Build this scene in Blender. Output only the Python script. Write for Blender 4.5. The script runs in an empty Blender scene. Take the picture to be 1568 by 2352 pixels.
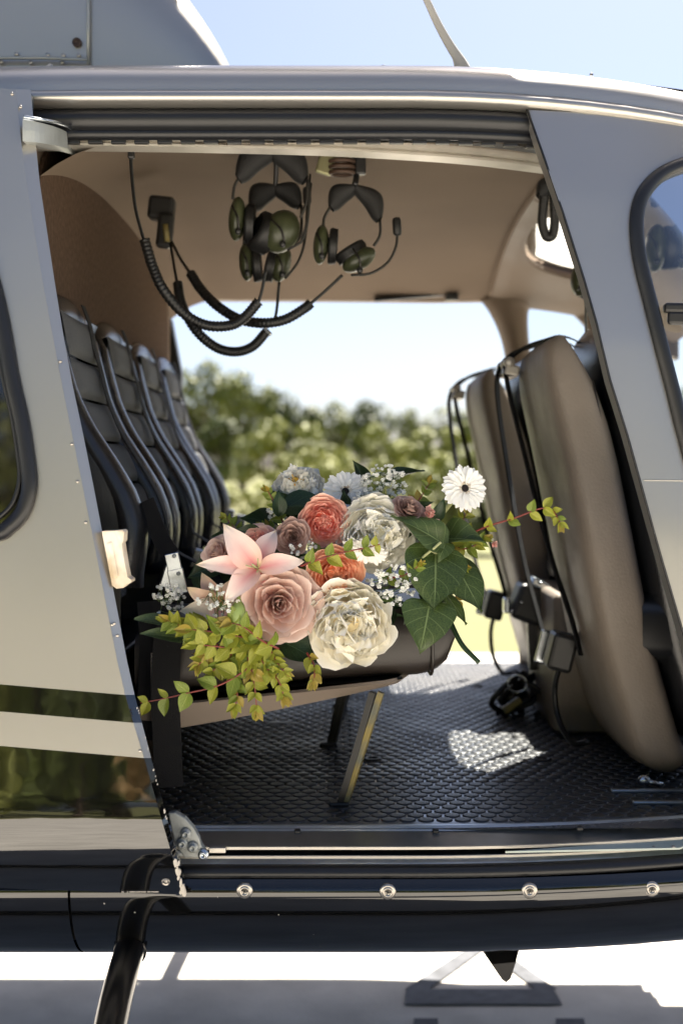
import bpy, bmesh, math, random
from mathutils import Vector, Matrix, noise
R = math.radians
PI = math.pi
sc = bpy.context.scene
COL = sc.collection
# ------------------------------------------------------------------ camera, sky, sun, exposure
CAMZ = 1.3
F = 2940.0                     # focal length in units of the picture (1568 x 2352)
cd = bpy.data.cameras.new('camera')
cam = bpy.data.objects.new('camera', cd)
COL.objects.link(cam)
cam.location = (0, 0, CAMZ)
cam.rotation_euler = (R(90), 0, 0)
cd.sensor_fit = 'VERTICAL'
cd.sensor_height = 36.0
cd.lens = 45.0
cd.shift_y = -0.04375
cd.clip_start = 0.05
cd.clip_end = 3000
cd.dof.use_dof = True
cd.dof.focus_distance = 2.04
cd.dof.aperture_fstop = 3.0
sc.camera = cam

SUN_EL, SUN_AZ = 60.0, 22.0    # azimuth from +Y (behind the helicopter) towards +X (nose)
w = bpy.data.worlds.new('World')
sc.world = w
w.use_nodes = True
nt = w.node_tree
bg = nt.nodes['Background']
sky = nt.nodes.new('ShaderNodeTexSky')
sky.sky_type = 'NISHITA'
sky.sun_disc = False
sky.sun_elevation = R(SUN_EL)
sky.sun_rotation = R(SUN_AZ)
sky.air_density = 0.6
sky.dust_density = 2.0
sky.ozone_density = 1.0
nt.links.new(sky.outputs[0], bg.inputs[0])
bg.inputs[1].default_value = 0.05
ld = bpy.data.lights.new('sun', 'SUN')
ld.energy = 5.0
ld.angle = R(0.53)
ld.color = (1.0, 0.93, 0.83)
sun = bpy.data.objects.new('sun', ld)
COL.objects.link(sun)
sd = Vector((math.sin(R(SUN_AZ)) * math.cos(R(SUN_EL)), math.cos(R(SUN_AZ)) * math.cos(R(SUN_EL)), math.sin(R(SUN_EL))))
sun.rotation_euler = sd.to_track_quat('Z', 'Y').to_euler()
sun.location = (3, 6, 12)
sc.view_settings.view_transform = 'Standard'
sc.view_settings.look = 'None'
sc.view_settings.gamma = 1.0
sc.view_settings.use_curve_mapping = False
sc.view_settings.exposure = 2.1
sc.render.engine = 'CYCLES'
sc.cycles.use_denoising = True
sc.cycles.max_bounces = 12
sc.cycles.diffuse_bounces = 8
sc.cycles.transparent_max_bounces = 16
sc.cycles.caustics_reflective = False
sc.cycles.caustics_refractive = False
sc.cycles.sample_clamp_indirect = 6.0

# ------------------------------------------------------------------ helpers
def at(dx, dy, Y):
    return Vector(((dx - 784) / F * Y, Y, CAMZ - (dy - 1073) / F * Y))

def lerp(a, b, t):
    return a + (b - a) * t

def interp(tab, x):
    if x <= tab[0][0]:
        return tab[0][1]
    for (a, va), (b, vb) in zip(tab, tab[1:]):
        if x <= b:
            return va + (vb - va) * (x - a) / (b - a)
    return tab[-1][1]

def smooth(tab, x):
    """interp, softened a little"""
    return (interp(tab, x - .012) + 2 * interp(tab, x) + interp(tab, x + .012)) / 4

def spl(pts, n):
    """Catmull-Rom through pts, n samples"""
    P = [Vector(p) for p in pts]
    Q = [P[0] * 2 - P[1]] + P + [P[-1] * 2 - P[-2]]
    out = []
    m = len(P) - 1
    for i in range(n):
        t = i / (n - 1) * m
        k = min(int(t), m - 1)
        f = t - k
        a, b, c, d = Q[k:k + 4]
        out.append(.5 * (2 * b + (c - a) * f + (2 * a - 5 * b + 4 * c - d) * f * f + (3 * b - a - 3 * c + d) * f ** 3))
    return out

class MB:
    def __init__(s):
        s.v, s.f, s.uv, s.fm = [], [], [], []
    def grid(s, nu, nv, fn, wrap=False, mi=None):
        b = len(s.v)
        for j in range(nv):
            for i in range(nu):
                u = i / (nu if wrap else nu - 1)
                v = j / (nv - 1)
                s.v.append(Vector(fn(u, v)))
                s.uv.append((u, v))
        for j in range(nv - 1):
            for i in range(nu if wrap else nu - 1):
                i2 = (i + 1) % nu
                s.f.append((b + j * nu + i, b + j * nu + i2, b + (j + 1) * nu + i2, b + (j + 1) * nu + i))
                s.fm.append(mi(j, i) if mi else 0)
        return s
    def tube(s, pts, r, seg=8, cap=True, flat=1.0, up=None, mi=0):
        """swept tube; flat<1 squashes it along the frame normal; r number or f(t)"""
        pts = [Vector(p) for p in pts]
        b = len(s.v)
        n = len(pts)
        T = [(pts[min(i + 1, n - 1)] - pts[max(i - 1, 0)]).normalized() for i in range(n)]
        u = Vector(up) if up else (Vector((0, 0, 1)) if abs(T[0].z) < .9 else Vector((1, 0, 0)))
        for i in range(n):
            u = u - T[i] * u.dot(T[i])
            u.normalize()
            w_ = T[i].cross(u)
            rr = r(i / (n - 1)) if callable(r) else r
            for k in range(seg):
                a = 2 * PI * k / seg
                s.v.append(pts[i] + (u * math.cos(a) * flat + w_ * math.sin(a)) * rr)
                s.uv.append((k / seg, i / (n - 1)))
        for i in range(n - 1):
            for k in range(seg):
                k2 = (k + 1) % seg
                s.f.append((b + i * seg + k, b + i * seg + k2, b + (i + 1) * seg + k2, b + (i + 1) * seg + k))
                s.fm.append(mi)
        if cap:
            s.f.append(tuple(b + k for k in reversed(range(seg))))
            s.f.append(tuple(b + (n - 1) * seg + k for k in range(seg)))
            s.fm += [mi, mi]
        return s
    def ribbon(s, pts, side, wd, th=.0015, mi=0):
        """flat strap along pts; side = width direction (vector or list)"""
        pts = [Vector(p) for p in pts]
        b = len(s.v)
        n = len(pts)
        for i, p in enumerate(pts):
            sv = Vector(side[i] if isinstance(side, list) else side).normalized()
            T = (pts[min(i + 1, n - 1)] - pts[max(i - 1, 0)]).normalized()
            nn = T.cross(sv).normalized()
            sv = nn.cross(T)
            for a, c in ((-1, -1), (1, -1), (1, 1), (-1, 1)):
                s.v.append(p + sv * a * wd / 2 + nn * c * th / 2)
                s.uv.append((a * .5 + .5, i / (n - 1)))
        for i in range(n - 1):
            for k in range(4):
                k2 = (k + 1) % 4
                s.f.append((b + i * 4 + k, b + i * 4 + k2, b + i * 4 + 4 + k2, b + i * 4 + 4 + k))
                s.fm.append(mi)
        s.f += [(b + 3, b + 2, b + 1, b), tuple(b + (n - 1) * 4 + k for k in range(4))]
        s.fm += [mi, mi]
        return s
    def box(s, c, size, rot=None, bev=0.0, mi=0, seg=2):
        bm = bmesh.new()
        bmesh.ops.create_cube(bm, size=1.0)
        bmesh.ops.scale(bm, vec=size, verts=bm.verts)
        if bev:
            bmesh.ops.bevel(bm, geom=list(bm.edges), offset=bev, segments=seg, affect='EDGES', profile=.5)
        s.take(bm, c, rot, mi)
        return s
    def take(s, bm, c=(0, 0, 0), rot=None, mi=0):
        M_ = Matrix.Translation(Vector(c)) @ (rot.to_4x4() if rot is not None else Matrix())
        b = len(s.v)
        bm.verts.index_update()
        for v in bm.verts:
            s.v.append(M_ @ v.co)
            s.uv.append((0, 0))
        for f in bm.faces:
            s.f.append(tuple(b + v.index for v in f.verts))
            s.fm.append(mi)
        bm.free()
    def ico(s, c, r, sub=2, scale=(1, 1, 1), rot=None, mi=0):
        bm = bmesh.new()
        bmesh.ops.create_icosphere(bm, subdivisions=sub, radius=1)
        bmesh.ops.scale(bm, vec=Vector(scale) * r, verts=bm.verts)
        s.take(bm, c, rot, mi)
        return s
    def prism(s, loop, d, mi=0):
        """closed loop of points extruded by vector d"""
        b = len(s.v)
        n = len(loop)
        for p in loop:
            s.v.append(Vector(p)); s.uv.append((0, 0))
        for p in loop:
            s.v.append(Vector(p) + Vector(d)); s.uv.append((0, 0))
        s.f.append(tuple(range(b, b + n)))
        s.f.append(tuple(reversed(range(b + n, b + 2 * n))))
        for i in range(n):
            j = (i + 1) % n
            s.f.append((b + j, b + i, b + n + i, b + n + j))
        s.fm += [mi] * (n + 2)
        return s
    def lathe(s, prof, c, rot=None, seg=20, mi=0):
        """prof: (radius, height) list about local z"""
        M_ = Matrix.Translation(Vector(c)) @ (rot.to_4x4() if rot is not None else Matrix())
        b = len(s.v)
        for r_, h in prof:
            for k in range(seg):
                a = 2 * PI * k / seg
                s.v.append(M_ @ Vector((r_ * math.cos(a), r_ * math.sin(a), h)))
                s.uv.append((k / seg, 0))
        for i in range(len(prof) - 1):
            for k in range(seg):
                k2 = (k + 1) % seg
                s.f.append((b + i * seg + k, b + i * seg + k2, b + (i + 1) * seg + k2, b + (i + 1) * seg + k))
                s.fm.append(mi)
        s.f.append(tuple(b + (len(prof) - 1) * seg + k for k in range(seg)))
        s.fm.append(mi)
        return s
    def mesh(s, name, mat, smooth_=True, uv=False):
        me = bpy.data.meshes.new(name)
        me.from_pydata([tuple(v) for v in s.v], [], s.f)
        mats = mat if isinstance(mat, (list, tuple)) else [mat]
        for m in mats:
            me.materials.append(m)
        if len(mats) > 1:
            me.polygons.foreach_set('material_index', s.fm)
        me.polygons.foreach_set('use_smooth', [smooth_] * len(me.polygons))
        if uv:
            l = me.uv_layers.new(name='UVMap')
            for lp in me.loops:
                l.data[lp.index].uv = s.uv[lp.vertex_index]
        me.update()
        return me
    def obj(s, name, mat, parent=None, smooth_=True, uv=False, solid=0, soff=1):
        o = bpy.data.objects.new(name, s.mesh(name, mat, smooth_, uv))
        if solid:
            md = o.modifiers.new('thickness', 'SOLIDIFY')
            md.thickness = solid
            md.offset = soff
            es = o.modifiers.new('crisp_edges', 'EDGE_SPLIT')
            es.split_angle = R(35)
        return link(o, parent)

def link(o, parent=None):
    COL.objects.link(o)
    if parent is not None:
        o.parent = parent
        if parent.parent is None and parent.type == 'EMPTY' and not parent.get('_local'):
            o.matrix_parent_inverse = Matrix.Translation(-parent.location)
    return o

def empty(name, loc=(0, 0, 0), parent=None):
    o = bpy.data.objects.new(name, None)
    o.empty_display_size = .05
    o.location = loc
    return link(o, parent)

def tag(o, label=None, cat=None, group=None, kind=None):
    if label: o['label'] = label
    if cat: o['category'] = cat
    if group: o['group'] = group
    if kind: o['kind'] = kind
    return o

def frame(z, up=(0, 0, 1)):
    """rotation matrix whose local z points along z"""
    z = Vector(z).normalized()
    u = Vector(up)
    if abs(z.dot(u.normalized())) > .98:
        u = Vector((0, 1, 0)) if abs(z.y) < .9 else Vector((1, 0, 0))
    x = u.cross(z).normalized()
    y = z.cross(x)
    return Matrix((x, y, z)).transposed()

# ------------------------------------------------------------------ materials
MATS = {}
def mat(name, base=(.5, .5, .5), rough=.5, metal=0., coat=0., var=0., vscale=8., bump=0., bscale=200., spec=.5, coatr=.03, sheen=0., detail=3., var2=None, rv=0., rvs=4.):
    if name in MATS:
        return MATS[name]
    m = bpy.data.materials.new(name)
    m.use_nodes = True
    t = m.node_tree
    p = t.nodes['Principled BSDF']
    p.inputs['Base Color'].default_value = (*base, 1)
    p.inputs['Roughness'].default_value = rough
    p.inputs['Metallic'].default_value = metal
    p.inputs['Coat Weight'].default_value = coat
    p.inputs['Coat Roughness'].default_value = coatr
    p.inputs['Specular IOR Level'].default_value = spec
    if sheen:
        p.inputs['Sheen Weight'].default_value = sheen
    tc = t.nodes.new('ShaderNodeTexCoord')
    if var:
        n = t.nodes.new('ShaderNodeTexNoise')
        n.inputs['Scale'].default_value = vscale
        n.inputs['Detail'].default_value = detail
        t.links.new(tc.outputs['Object'], n.inputs['Vector'])
        r = t.nodes.new('ShaderNodeValToRGB')
        lo = var2 if var2 else [c * (1 - var) for c in base]
        hi = [min(1, c * (1 + var)) for c in base]
        r.color_ramp.elements[0].position = .3
        r.color_ramp.elements[1].position = .7
        r.color_ramp.elements[0].color = (*lo, 1)
        r.color_ramp.elements[1].color = (*hi, 1)
        t.links.new(n.outputs['Fac'], r.inputs['Fac'])
        t.links.new(r.outputs['Color'], p.inputs['Base Color'])
    if rv:
        n3 = t.nodes.new('ShaderNodeTexNoise')
        n3.inputs['Scale'].default_value = rvs
        n3.inputs['Detail'].default_value = 8
        n3.inputs['Roughness'].default_value = .7
        t.links.new(tc.outputs['Object'], n3.inputs['Vector'])
        mr = t.nodes.new('ShaderNodeMapRange')
        mr.inputs['From Min'].default_value = .35
        mr.inputs['From Max'].default_value = .65
        mr.inputs['To Min'].default_value = max(0, rough - rv)
        mr.inputs['To Max'].default_value = rough + rv
        t.links.new(n3.outputs['Fac'], mr.inputs['Value'])
        t.links.new(mr.outputs[0], p.inputs['Roughness'])
    if bump:
        n2 = t.nodes.new('ShaderNodeTexNoise')
        n2.inputs['Scale'].default_value = bscale
        n2.inputs['Detail'].default_value = 2
        t.links.new(tc.outputs['Object'], n2.inputs['Vector'])
        b = t.nodes.new('ShaderNodeBump')
        b.inputs['Strength'].default_value = bump
        b.inputs['Distance'].default_value = .01
        t.links.new(n2.outputs['Fac'], b.inputs['Height'])
        t.links.new(b.outputs['Normal'], p.inputs['Normal'])
    MATS[name] = m
    return m

def glass_mat(name, tint=(.9, .95, .96), refl=.06):
    m = bpy.data.materials.new(name)
    m.use_nodes = True
    t = m.node_tree
    t.nodes.clear()
    o = t.nodes.new('ShaderNodeOutputMaterial')
    tr = t.nodes.new('ShaderNodeBsdfTransparent')
    tr.inputs[0].default_value = (*tint, 1)
    gl = t.nodes.new('ShaderNodeBsdfGlossy')
    gl.inputs['Roughness'].default_value = .02
    mx = t.nodes.new('ShaderNodeMixShader')
    fr = t.nodes.new('ShaderNodeFresnel')
    fr.inputs[0].default_value = 1.45
    t.links.new(fr.outputs[0], mx.inputs[0])
    t.links.new(tr.outputs[0], mx.inputs[1])
    t.links.new(gl.outputs[0], mx.inputs[2])
    t.links.new(mx.outputs[0], o.inputs[0])
    return m

def petal_mat(name, stops, rough=.55, transl=.14, usecoord='V', vein=0.0, var=.06, center=None):
    """petal pigment: ramp along the petal (UV v); center = (colour, half width) stripe along the midrib"""
    if name in MATS:
        return MATS[name]
    m = bpy.data.materials.new(name)
    m.use_nodes = True
    t = m.node_tree
    N = t.nodes
    p = N['Principled BSDF']
    out = N['Material Output']
    tc = N.new('ShaderNodeTexCoord')
    sx = N.new('ShaderNodeSeparateXYZ')
    t.links.new(tc.outputs['UV'], sx.inputs[0])
    nz = N.new('ShaderNodeTexNoise')
    nz.inputs['Scale'].default_value = 60
    nz.inputs['Detail'].default_value = 3
    t.links.new(tc.outputs['Object'], nz.inputs['Vector'])
    ad = N.new('ShaderNodeMath'); ad.operation = 'MULTIPLY_ADD'
    ad.inputs[1].default_value = var * 2
    t.links.new(nz.outputs['Fac'], ad.inputs[0])
    sub = N.new('ShaderNodeMath'); sub.operation = 'SUBTRACT'
    sub.inputs[1].default_value = var
    t.links.new(sx.outputs['Y'], sub.inputs[0])
    t.links.new(sub.outputs[0], ad.inputs[2])
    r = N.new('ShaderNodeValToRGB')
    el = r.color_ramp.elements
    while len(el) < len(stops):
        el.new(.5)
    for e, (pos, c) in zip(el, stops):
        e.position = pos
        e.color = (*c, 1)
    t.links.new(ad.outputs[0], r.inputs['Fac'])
    col = r.outputs['Color']
    ux = N.new('ShaderNodeMath'); ux.operation = 'SUBTRACT'
    ux.inputs[1].default_value = .5
    t.links.new(sx.outputs['X'], ux.inputs[0])
    ab = N.new('ShaderNodeMath'); ab.operation = 'ABSOLUTE'
    t.links.new(ux.outputs[0], ab.inputs[0])
    if center:
        cc, hw, vmax = center
        mr = N.new('ShaderNodeMapRange')
        mr.inputs['From Min'].default_value = 0
        mr.inputs['From Max'].default_value = hw
        mr.inputs['To Min'].default_value = 1
        mr.inputs['To Max'].default_value = 0
        t.links.new(ab.outputs[0], mr.inputs['Value'])
        m2 = N.new('ShaderNodeMapRange')
        m2.inputs['From Min'].default_value = .1
        m2.inputs['From Max'].default_value = vmax
        m2.inputs['To Min'].default_value = 1
        m2.inputs['To Max'].default_value = 0
        t.links.new(sx.outputs['Y'], m2.inputs['Value'])
        mu = N.new('ShaderNodeMath'); mu.operation = 'MULTIPLY'
        t.links.new(mr.outputs[0], mu.inputs[0])
        t.links.new(m2.outputs[0], mu.inputs[1])
        mx = N.new('ShaderNodeMix'); mx.data_type = 'RGBA'
        t.links.new(mu.outputs[0], mx.inputs[0])
        t.links.new(col, mx.inputs[6])
        mx.inputs[7].default_value = (*cc, 1)
        col = mx.outputs[2]
    # fine lengthwise streaks as relief
    wv = N.new('ShaderNodeTexNoise')
    wv.inputs['Scale'].default_value = 1.0
    mp = N.new('ShaderNodeMapping')
    mp.inputs['Scale'].default_value = (26, 2.2, 1)
    t.links.new(tc.outputs['UV'], mp.inputs[0])
    t.links.new(mp.outputs[0], wv.inputs['Vector'])
    bp = N.new('ShaderNodeBump')
    bp.inputs['Strength'].default_value = .35
    bp.inputs['Distance'].default_value = .0012
    t.links.new(wv.outputs['Fac'], bp.inputs['Height'])
    t.links.new(bp.outputs[0], p.inputs['Normal'])
    t.links.new(col, p.inputs['Base Color'])
    p.inputs['Roughness'].default_value = rough
    p.inputs['Specular IOR Level'].default_value = .15
    tl = N.new('ShaderNodeBsdfTranslucent')
    t.links.new(col, tl.inputs[0])
    mxs = N.new('ShaderNodeMixShader')
    mxs.inputs[0].default_value = transl
    t.links.new(p.outputs[0], mxs.inputs[1])
    t.links.new(tl.outputs[0], mxs.inputs[2])
    t.links.new(mxs.outputs[0], out.inputs[0])
    MATS[name] = m
    return m

def leaf_mat(name, base, edge=None, veincol=None, nv=5., rough=.4, transl=.25, veinw=.05, slope=.9, blot=.25):
    """leaf pigment with pale midrib and side veins from the leaf's own UV"""
    m = bpy.data.materials.new(name)
    m.use_nodes = True
    t = m.node_tree
    N = t.nodes
    p = N['Principled BSDF']
    out = N['Material Output']
    tc = N.new('ShaderNodeTexCoord')
    sx = N.new('ShaderNodeSeparateXYZ')
    t.links.new(tc.outputs['UV'], sx.inputs[0])
    def math_(op, a, b=None):
        n = N.new('ShaderNodeMath'); n.operation = op
        for k, q in enumerate((a, b)):
            if q is None: continue
            if isinstance(q, (int, float)): n.inputs[k].default_value = q
            else: t.links.new(q, n.inputs[k])
        return n.outputs[0]
    au = math_('ABSOLUTE', math_('SUBTRACT', sx.outputs['X'], .5))
    mid = math_('LESS_THAN', au, .014)
    ph = math_('FRACT', math_('MULTIPLY', math_('SUBTRACT', sx.outputs['Y'], math_('MULTIPLY', au, slope)), nv))
    side = math_('LESS_THAN', ph, veinw)
    side = math_('MULTIPLY', side, .7)
    vv = math_('MAXIMUM', mid, side)
    nz = N.new('ShaderNodeTexNoise')
    nz.inputs['Scale'].default_value = 45
    nz.inputs['Detail'].default_value = 4
    t.links.new(tc.outputs['Object'], nz.inputs['Vector'])
    r = N.new('ShaderNodeValToRGB')
    r.color_ramp.elements[0].position = .32
    r.color_ramp.elements[1].position = .72
    r.color_ramp.elements[0].color = (*[c * (1 - blot) for c in base], 1)
    r.color_ramp.elements[1].color = (*(edge or [c * (1 + blot) for c in base]), 1)
    t.links.new(nz.outputs['Fac'], r.inputs['Fac'])
    mx = N.new('ShaderNodeMix'); mx.data_type = 'RGBA'
    t.links.new(vv, mx.inputs[0])
    t.links.new(r.outputs['Color'], mx.inputs[6])
    mx.inputs[7].default_value = (*(veincol or [c * 1.5 for c in base]), 1)
    col = mx.outputs[2]
    bp = N.new('ShaderNodeBump')
    bp.inputs['Strength'].default_value = .4
    bp.inputs['Distance'].default_value = .002
    bp.invert = True
    t.links.new(vv, bp.inputs['Height'])
    t.links.new(bp.outputs[0], p.inputs['Normal'])
    t.links.new(col, p.inputs['Base Color'])
    p.inputs['Roughness'].default_value = rough
    tl = N.new('ShaderNodeBsdfTranslucent')
    t.links.new(col, tl.inputs[0])
    ms = N.new('ShaderNodeMixShader')
    ms.inputs[0].default_value = transl
    t.links.new(p.outputs[0], ms.inputs[1])
    t.links.new(tl.outputs[0], ms.inputs[2])
    t.links.new(ms.outputs[0], out.inputs[0])
    return m

silver = mat('champagne_silver_paint', (.47, .45, .415), .33, .85, coat=.2, coatr=.12, bump=.03, bscale=900, var=.05, vscale=2.5)
black = mat('black_gloss_paint', (.004, .004, .004), .025, 0, coat=.6, coatr=.02, bump=.03, bscale=14, spec=.9)
blackhull = mat('black_hull_paint', (.003, .003, .003), .035, 0, coat=.3, bump=.05, bscale=5, spec=.8)
rubber = mat('black_rubber', (.010, .0105, .012), .36, bump=.05, bscale=400)
alu = mat('anodised_aluminium', (.42, .47, .52), .3, .9, var=.08, vscale=30)
cream = mat('cream_metal', (.55, .52, .46), .4, .5, var=.1, vscale=20)
steel = mat('bright_steel', (.52, .56, .60), .25, 1.)
grey_cast = mat('grey_cast_bracket', (.36, .38, .37), .42, .35, var=.1, vscale=25, bump=.06, bscale=300)
liner = mat('tan_headliner', (.190, .143, .104), .9, var=.10, vscale=2.2, bump=.12, bscale=700, spec=.2, detail=6)
trim = mat('tan_trim', (.20, .152, .112), .6, var=.08, vscale=4, bump=.05, bscale=500, spec=.3, rv=.1)
carpet = mat('brown_carpet', (.112, .073, .050), 1., var=.22, vscale=90, bump=.5, bscale=900, spec=.1)
leather_b = mat('black_leather', (.012, .0125, .014), .27, bump=.10, bscale=400, var=.2, vscale=6, spec=.65)
fabric = mat('grey_ribbed_fabric', (.10, .105, .11), .7, bump=.5, bscale=700, var=.2, vscale=300)
leather_br = mat('brown_leather', (.024, .019, .016), .40, bump=.08, bscale=500, var=.08, vscale=5)
pan_m = mat('tan_seat_pan', (.195, .158, .128), .45, var=.06, vscale=6)
leather_t = mat('tan_leather', (.225, .188, .152), .5, bump=.16, bscale=220, var=.12, vscale=7, spec=.35, rv=.10, rvs=9, detail=6)
webbing = mat('black_webbing', (.008, .008, .009), .75, bump=.5, bscale=900, spec=.3)
floor_m = mat('floor_rubber', (.11, .115, .123), .22, var=.3, vscale=4, detail=9, rv=.12, rvs=6)
stud_m = mat('stud_rubber', (.026, .027, .028), .40, var=.45, vscale=3.2, bump=.1, bscale=250, detail=9, rv=.12, rvs=5, spec=.6)
plastic_b = mat('black_plastic', (.012, .012, .012), .4)
ivory = mat('yellowed_plastic', (.74, .66, .54), .45, var=.3, vscale=22, var2=(.56, .42, .25))
green_cup = mat('olive_ear_cup', (.040, .046, .022), .34, var=.2, vscale=20)
worn_leg = mat('worn_yellow_leg', (.30, .22, .04), .5, var=.2, vscale=22, var2=(.10, .12, .11))
tinted = mat('tinted_glass', (.010, .008, .006), .05, coat=1)
glass = glass_mat('clear_glass', (.93, .96, .96))
screwm = mat('screw_metal', (.45, .42, .38), .3, .9)
chipm = mat('bare_primer', (.62, .57, .50), .6)

# ------------------------------------------------------------------ the ground and the far trees
GZ = -.12
def sheet(name, x0, x1, y0, y1, z, m, n=2, fn=None):
    b = MB().grid(n, n, lambda u, v: (lerp(x0, x1, u), lerp(y0, y1, v), z + (fn(lerp(x0, x1, u), lerp(y0, y1, v)) if fn else 0)))
    return b.obj(name, m)
grass_m = mat('dry_grass', (.085, .092, .026), .9, var=.45, vscale=.9, bump=.6, bscale=14, detail=8, var2=(.12, .108, .042))
conc_m = mat('pale_concrete', (.60, .565, .505), .85, var=.17, vscale=5, bump=.12, bscale=60, detail=8)
paint_dark = mat('grey_marking_paint', (.085, .09, .10), .8, var=.3, vscale=25)
tag(sheet('ground', -900, 900, -900, 1500, GZ, grass_m), kind='structure')
pad = tag(sheet('helipad', -16, 16, -12, 9.6, GZ + .02, conc_m), kind='structure')
def marking(pts, name='marking'):
    b = MB()
    b.prism([(x, y, GZ + .024) for x, y in pts], (0, 0, .001))
    return b.obj(name, paint_dark, pad, smooth_=False)
def g2(dx, dy):
    Y = F * (CAMZ - GZ - .02) / (dy - 1073)
    return ((dx - 784) / F * Y, Y)
marking([g2(930, 2310), g2(1290, 2310), g2(1270, 2275), g2(932, 2275)])
marking([g2(930, 2275), g2(985, 2275), g2(1130, 2170), g2(1090, 2170)])
marking([g2(1090, 2170), g2(1130, 2170), g2(1278, 2275), g2(1230, 2275)])
marking([g2(945, 2400), g2(1010, 2400), g2(1005, 2343), g2(950, 2343)])
marking([g2(1280, 2400), g2(1350, 2400), g2(1340, 2343), g2(1275, 2343)])

def crown_mesh(name, rx, rz, n, leaf, m, seed):
    rng = random.Random(seed)
    b = MB()
    lobes = []
    for k in range(16):
        a = rng.uniform(0, 2 * PI)
        h = rng.uniform(-.75, .85)
        q = math.sqrt(max(.05, 1 - h * h)) * rng.uniform(.35, .8)
        lobes.append((Vector((math.cos(a) * q * rx, math.sin(a) * q * rx, h * rz)), rng.uniform(.25, .42) * rx))
    for i in range(n):
        c, lr = rng.choice(lobes)
        d = Vector((rng.gauss(0, 1), rng.gauss(0, 1), rng.gauss(0, 1))).normalized()
        p = c + d * lr * rng.uniform(.7, 1.05)
        nrm = (d + Vector((rng.gauss(0, .5), rng.gauss(0, .5), rng.gauss(0, .5)))).normalized()
        M_ = frame(nrm, (rng.random(), rng.random(), .2))
        s_ = leaf * rng.uniform(.6, 1.3)
        k = len(b.v)
        for x, y in ((-1, 0), (0, -.55), (1, 0), (0, .55)):
            b.v.append(p + M_ @ Vector((x * s_, y * s_, 0)))
            b.uv.append((0, 0))
        b.f.append((k, k + 1, k + 2, k + 3))
        b.fm.append(0)
    return b.mesh(name, m, False)

def foliage_mat(name, base, hi):
    m = mat(name, base, .6, var=.4, vscale=.7, var2=hi)
    return m
fol = [foliage_mat('foliage_dark', (.085, .105, .019), (.045, .060, .012)),
       foliage_mat('foliage_mid', (.165, .18, .031), (.095, .112, .021)),
       foliage_mat('foliage_light', (.23, .24, .05), (.135, .15, .033)),
       foliage_mat('foliage_pale', (.28, .285, .075), (.18, .19, .05)),
       foliage_mat('foliage_dry', (.34, .21, .085), (.14, .09, .03))]
bark = mat('bark', (.09, .065, .045), .9, bump=.6, bscale=12)
crowns = [crown_mesh('crown', 1, 1, 1900, .085, fol[k], 40 + k) for k in range(4)] + [crown_mesh('crown', 1, 1, 1900, .085, fol[k], 60 + k) for k in range(4)]
def tree(name, x, y, h, rx, ci, label, cat='tree', group='trees beyond the helipad', trunk=.25):
    t = tag(empty(name, (x, y, 0)), label, cat, group)
    b = MB()
    rng = random.Random(int(x * 31 + y * 17))
    b.tube(spl([(x, y, -.2), (x + .05 * h * rng.uniform(-1, 1), y, h * .3), (x, y + .05, h * .62)], 7), lambda q: lerp(.035, .012, q) * h, 7)
    for k in range(4):
        a = rng.uniform(0, 6.28)
        b.tube(spl([(x, y, h * (.25 + .06 * k)), (x + math.cos(a) * rx * .3, y + math.sin(a) * rx * .3, h * (.45 + .05 * k)), (x + math.cos(a) * rx * .6, y + math.sin(a) * rx * .6, h * (.6 + .04 * k))], 5), lambda q: lerp(.014, .004, q) * h, 5)
    b.obj('trunk', bark, t)
    o = bpy.data.objects.new('crown', crowns[ci])
    link(o, t)
    rz = h * (1 - trunk) / 2
    o.location = (x, y, h - rz)
    o.scale = (rx, rx, rz)
    o.rotation_euler = (0, 0, rng.uniform(0, 6.28))
    return t

def ptree(name, dx, dtop, Y, wpx, ci, label, cat='tree', group='trees beyond the helipad', trunk=.2):
    h = CAMZ + (1073 - dtop) / F * Y
    return tree(name, (dx - 784) / F * Y, Y, h, wpx / F * Y / 2, ci, label, cat, group, trunk)
# wooded ridge, seen through the far doorway (picture x, top, distance, width, foliage)
ptree('broadleaf_tree', 300, 850, 74, 240, 0, 'dark broadleaf tree hidden behind the rear seats, leftmost on the ridge')
ptree('broadleaf_tree', 470, 838, 70, 220, 1, 'tallest green broadleaf tree, beside the far rear seat')
ptree('broadleaf_tree', 560, 862, 66, 170, 1, 'mid green tree just right of the tallest one on the ridge')
ptree('broadleaf_tree', 520, 960, 50, 190, 0, 'dark shaded tree next to the edge of the rear seatback')
ptree('broadleaf_tree', 660, 890, 68, 170, 4, 'dark green tree under the hanging cables, centre left of ridge')
ptree('broadleaf_tree', 760, 930, 72, 150, 1, 'low green tree at the dip of the ridge')
ptree('broadleaf_tree', 860, 915, 62, 150, 4, 'rounded dark tree at the centre right of the ridge')
ptree('broadleaf_tree', 945, 945, 66, 110, 1, 'small pointed tree left of the far front seat')
ptree('broadleaf_tree', 1040, 950, 58, 150, 5, 'green tree partly behind the far front seat')
ptree('broadleaf_tree', 1130, 925, 60, 170, 5, 'green tree wholly behind the front seats')
ptree('broadleaf_tree', 1290, 900, 62, 230, 1, 'green tree behind the near front seat')
ptree('broadleaf_tree', 1480, 850, 60, 260, 5, 'tree seen low through the front door window')
ptree('broadleaf_tree', 1680, 860, 60, 260, 1, 'tree right of the picture beyond the nose')
ptree('broadleaf_tree', 130, 850, 72, 260, 5, 'tree behind the open sliding door')
ptree('willow_tree', 610, 970, 40, 170, 2, 'grey green bushy tree above the white peony, centre left')
ptree('willow_tree', 730, 975, 42, 190, 6, 'pale green bushy tree above the daisies, centre')
ptree('willow_tree', 880, 985, 40, 190, 2, 'light green bushy tree above the baby breath')
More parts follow.
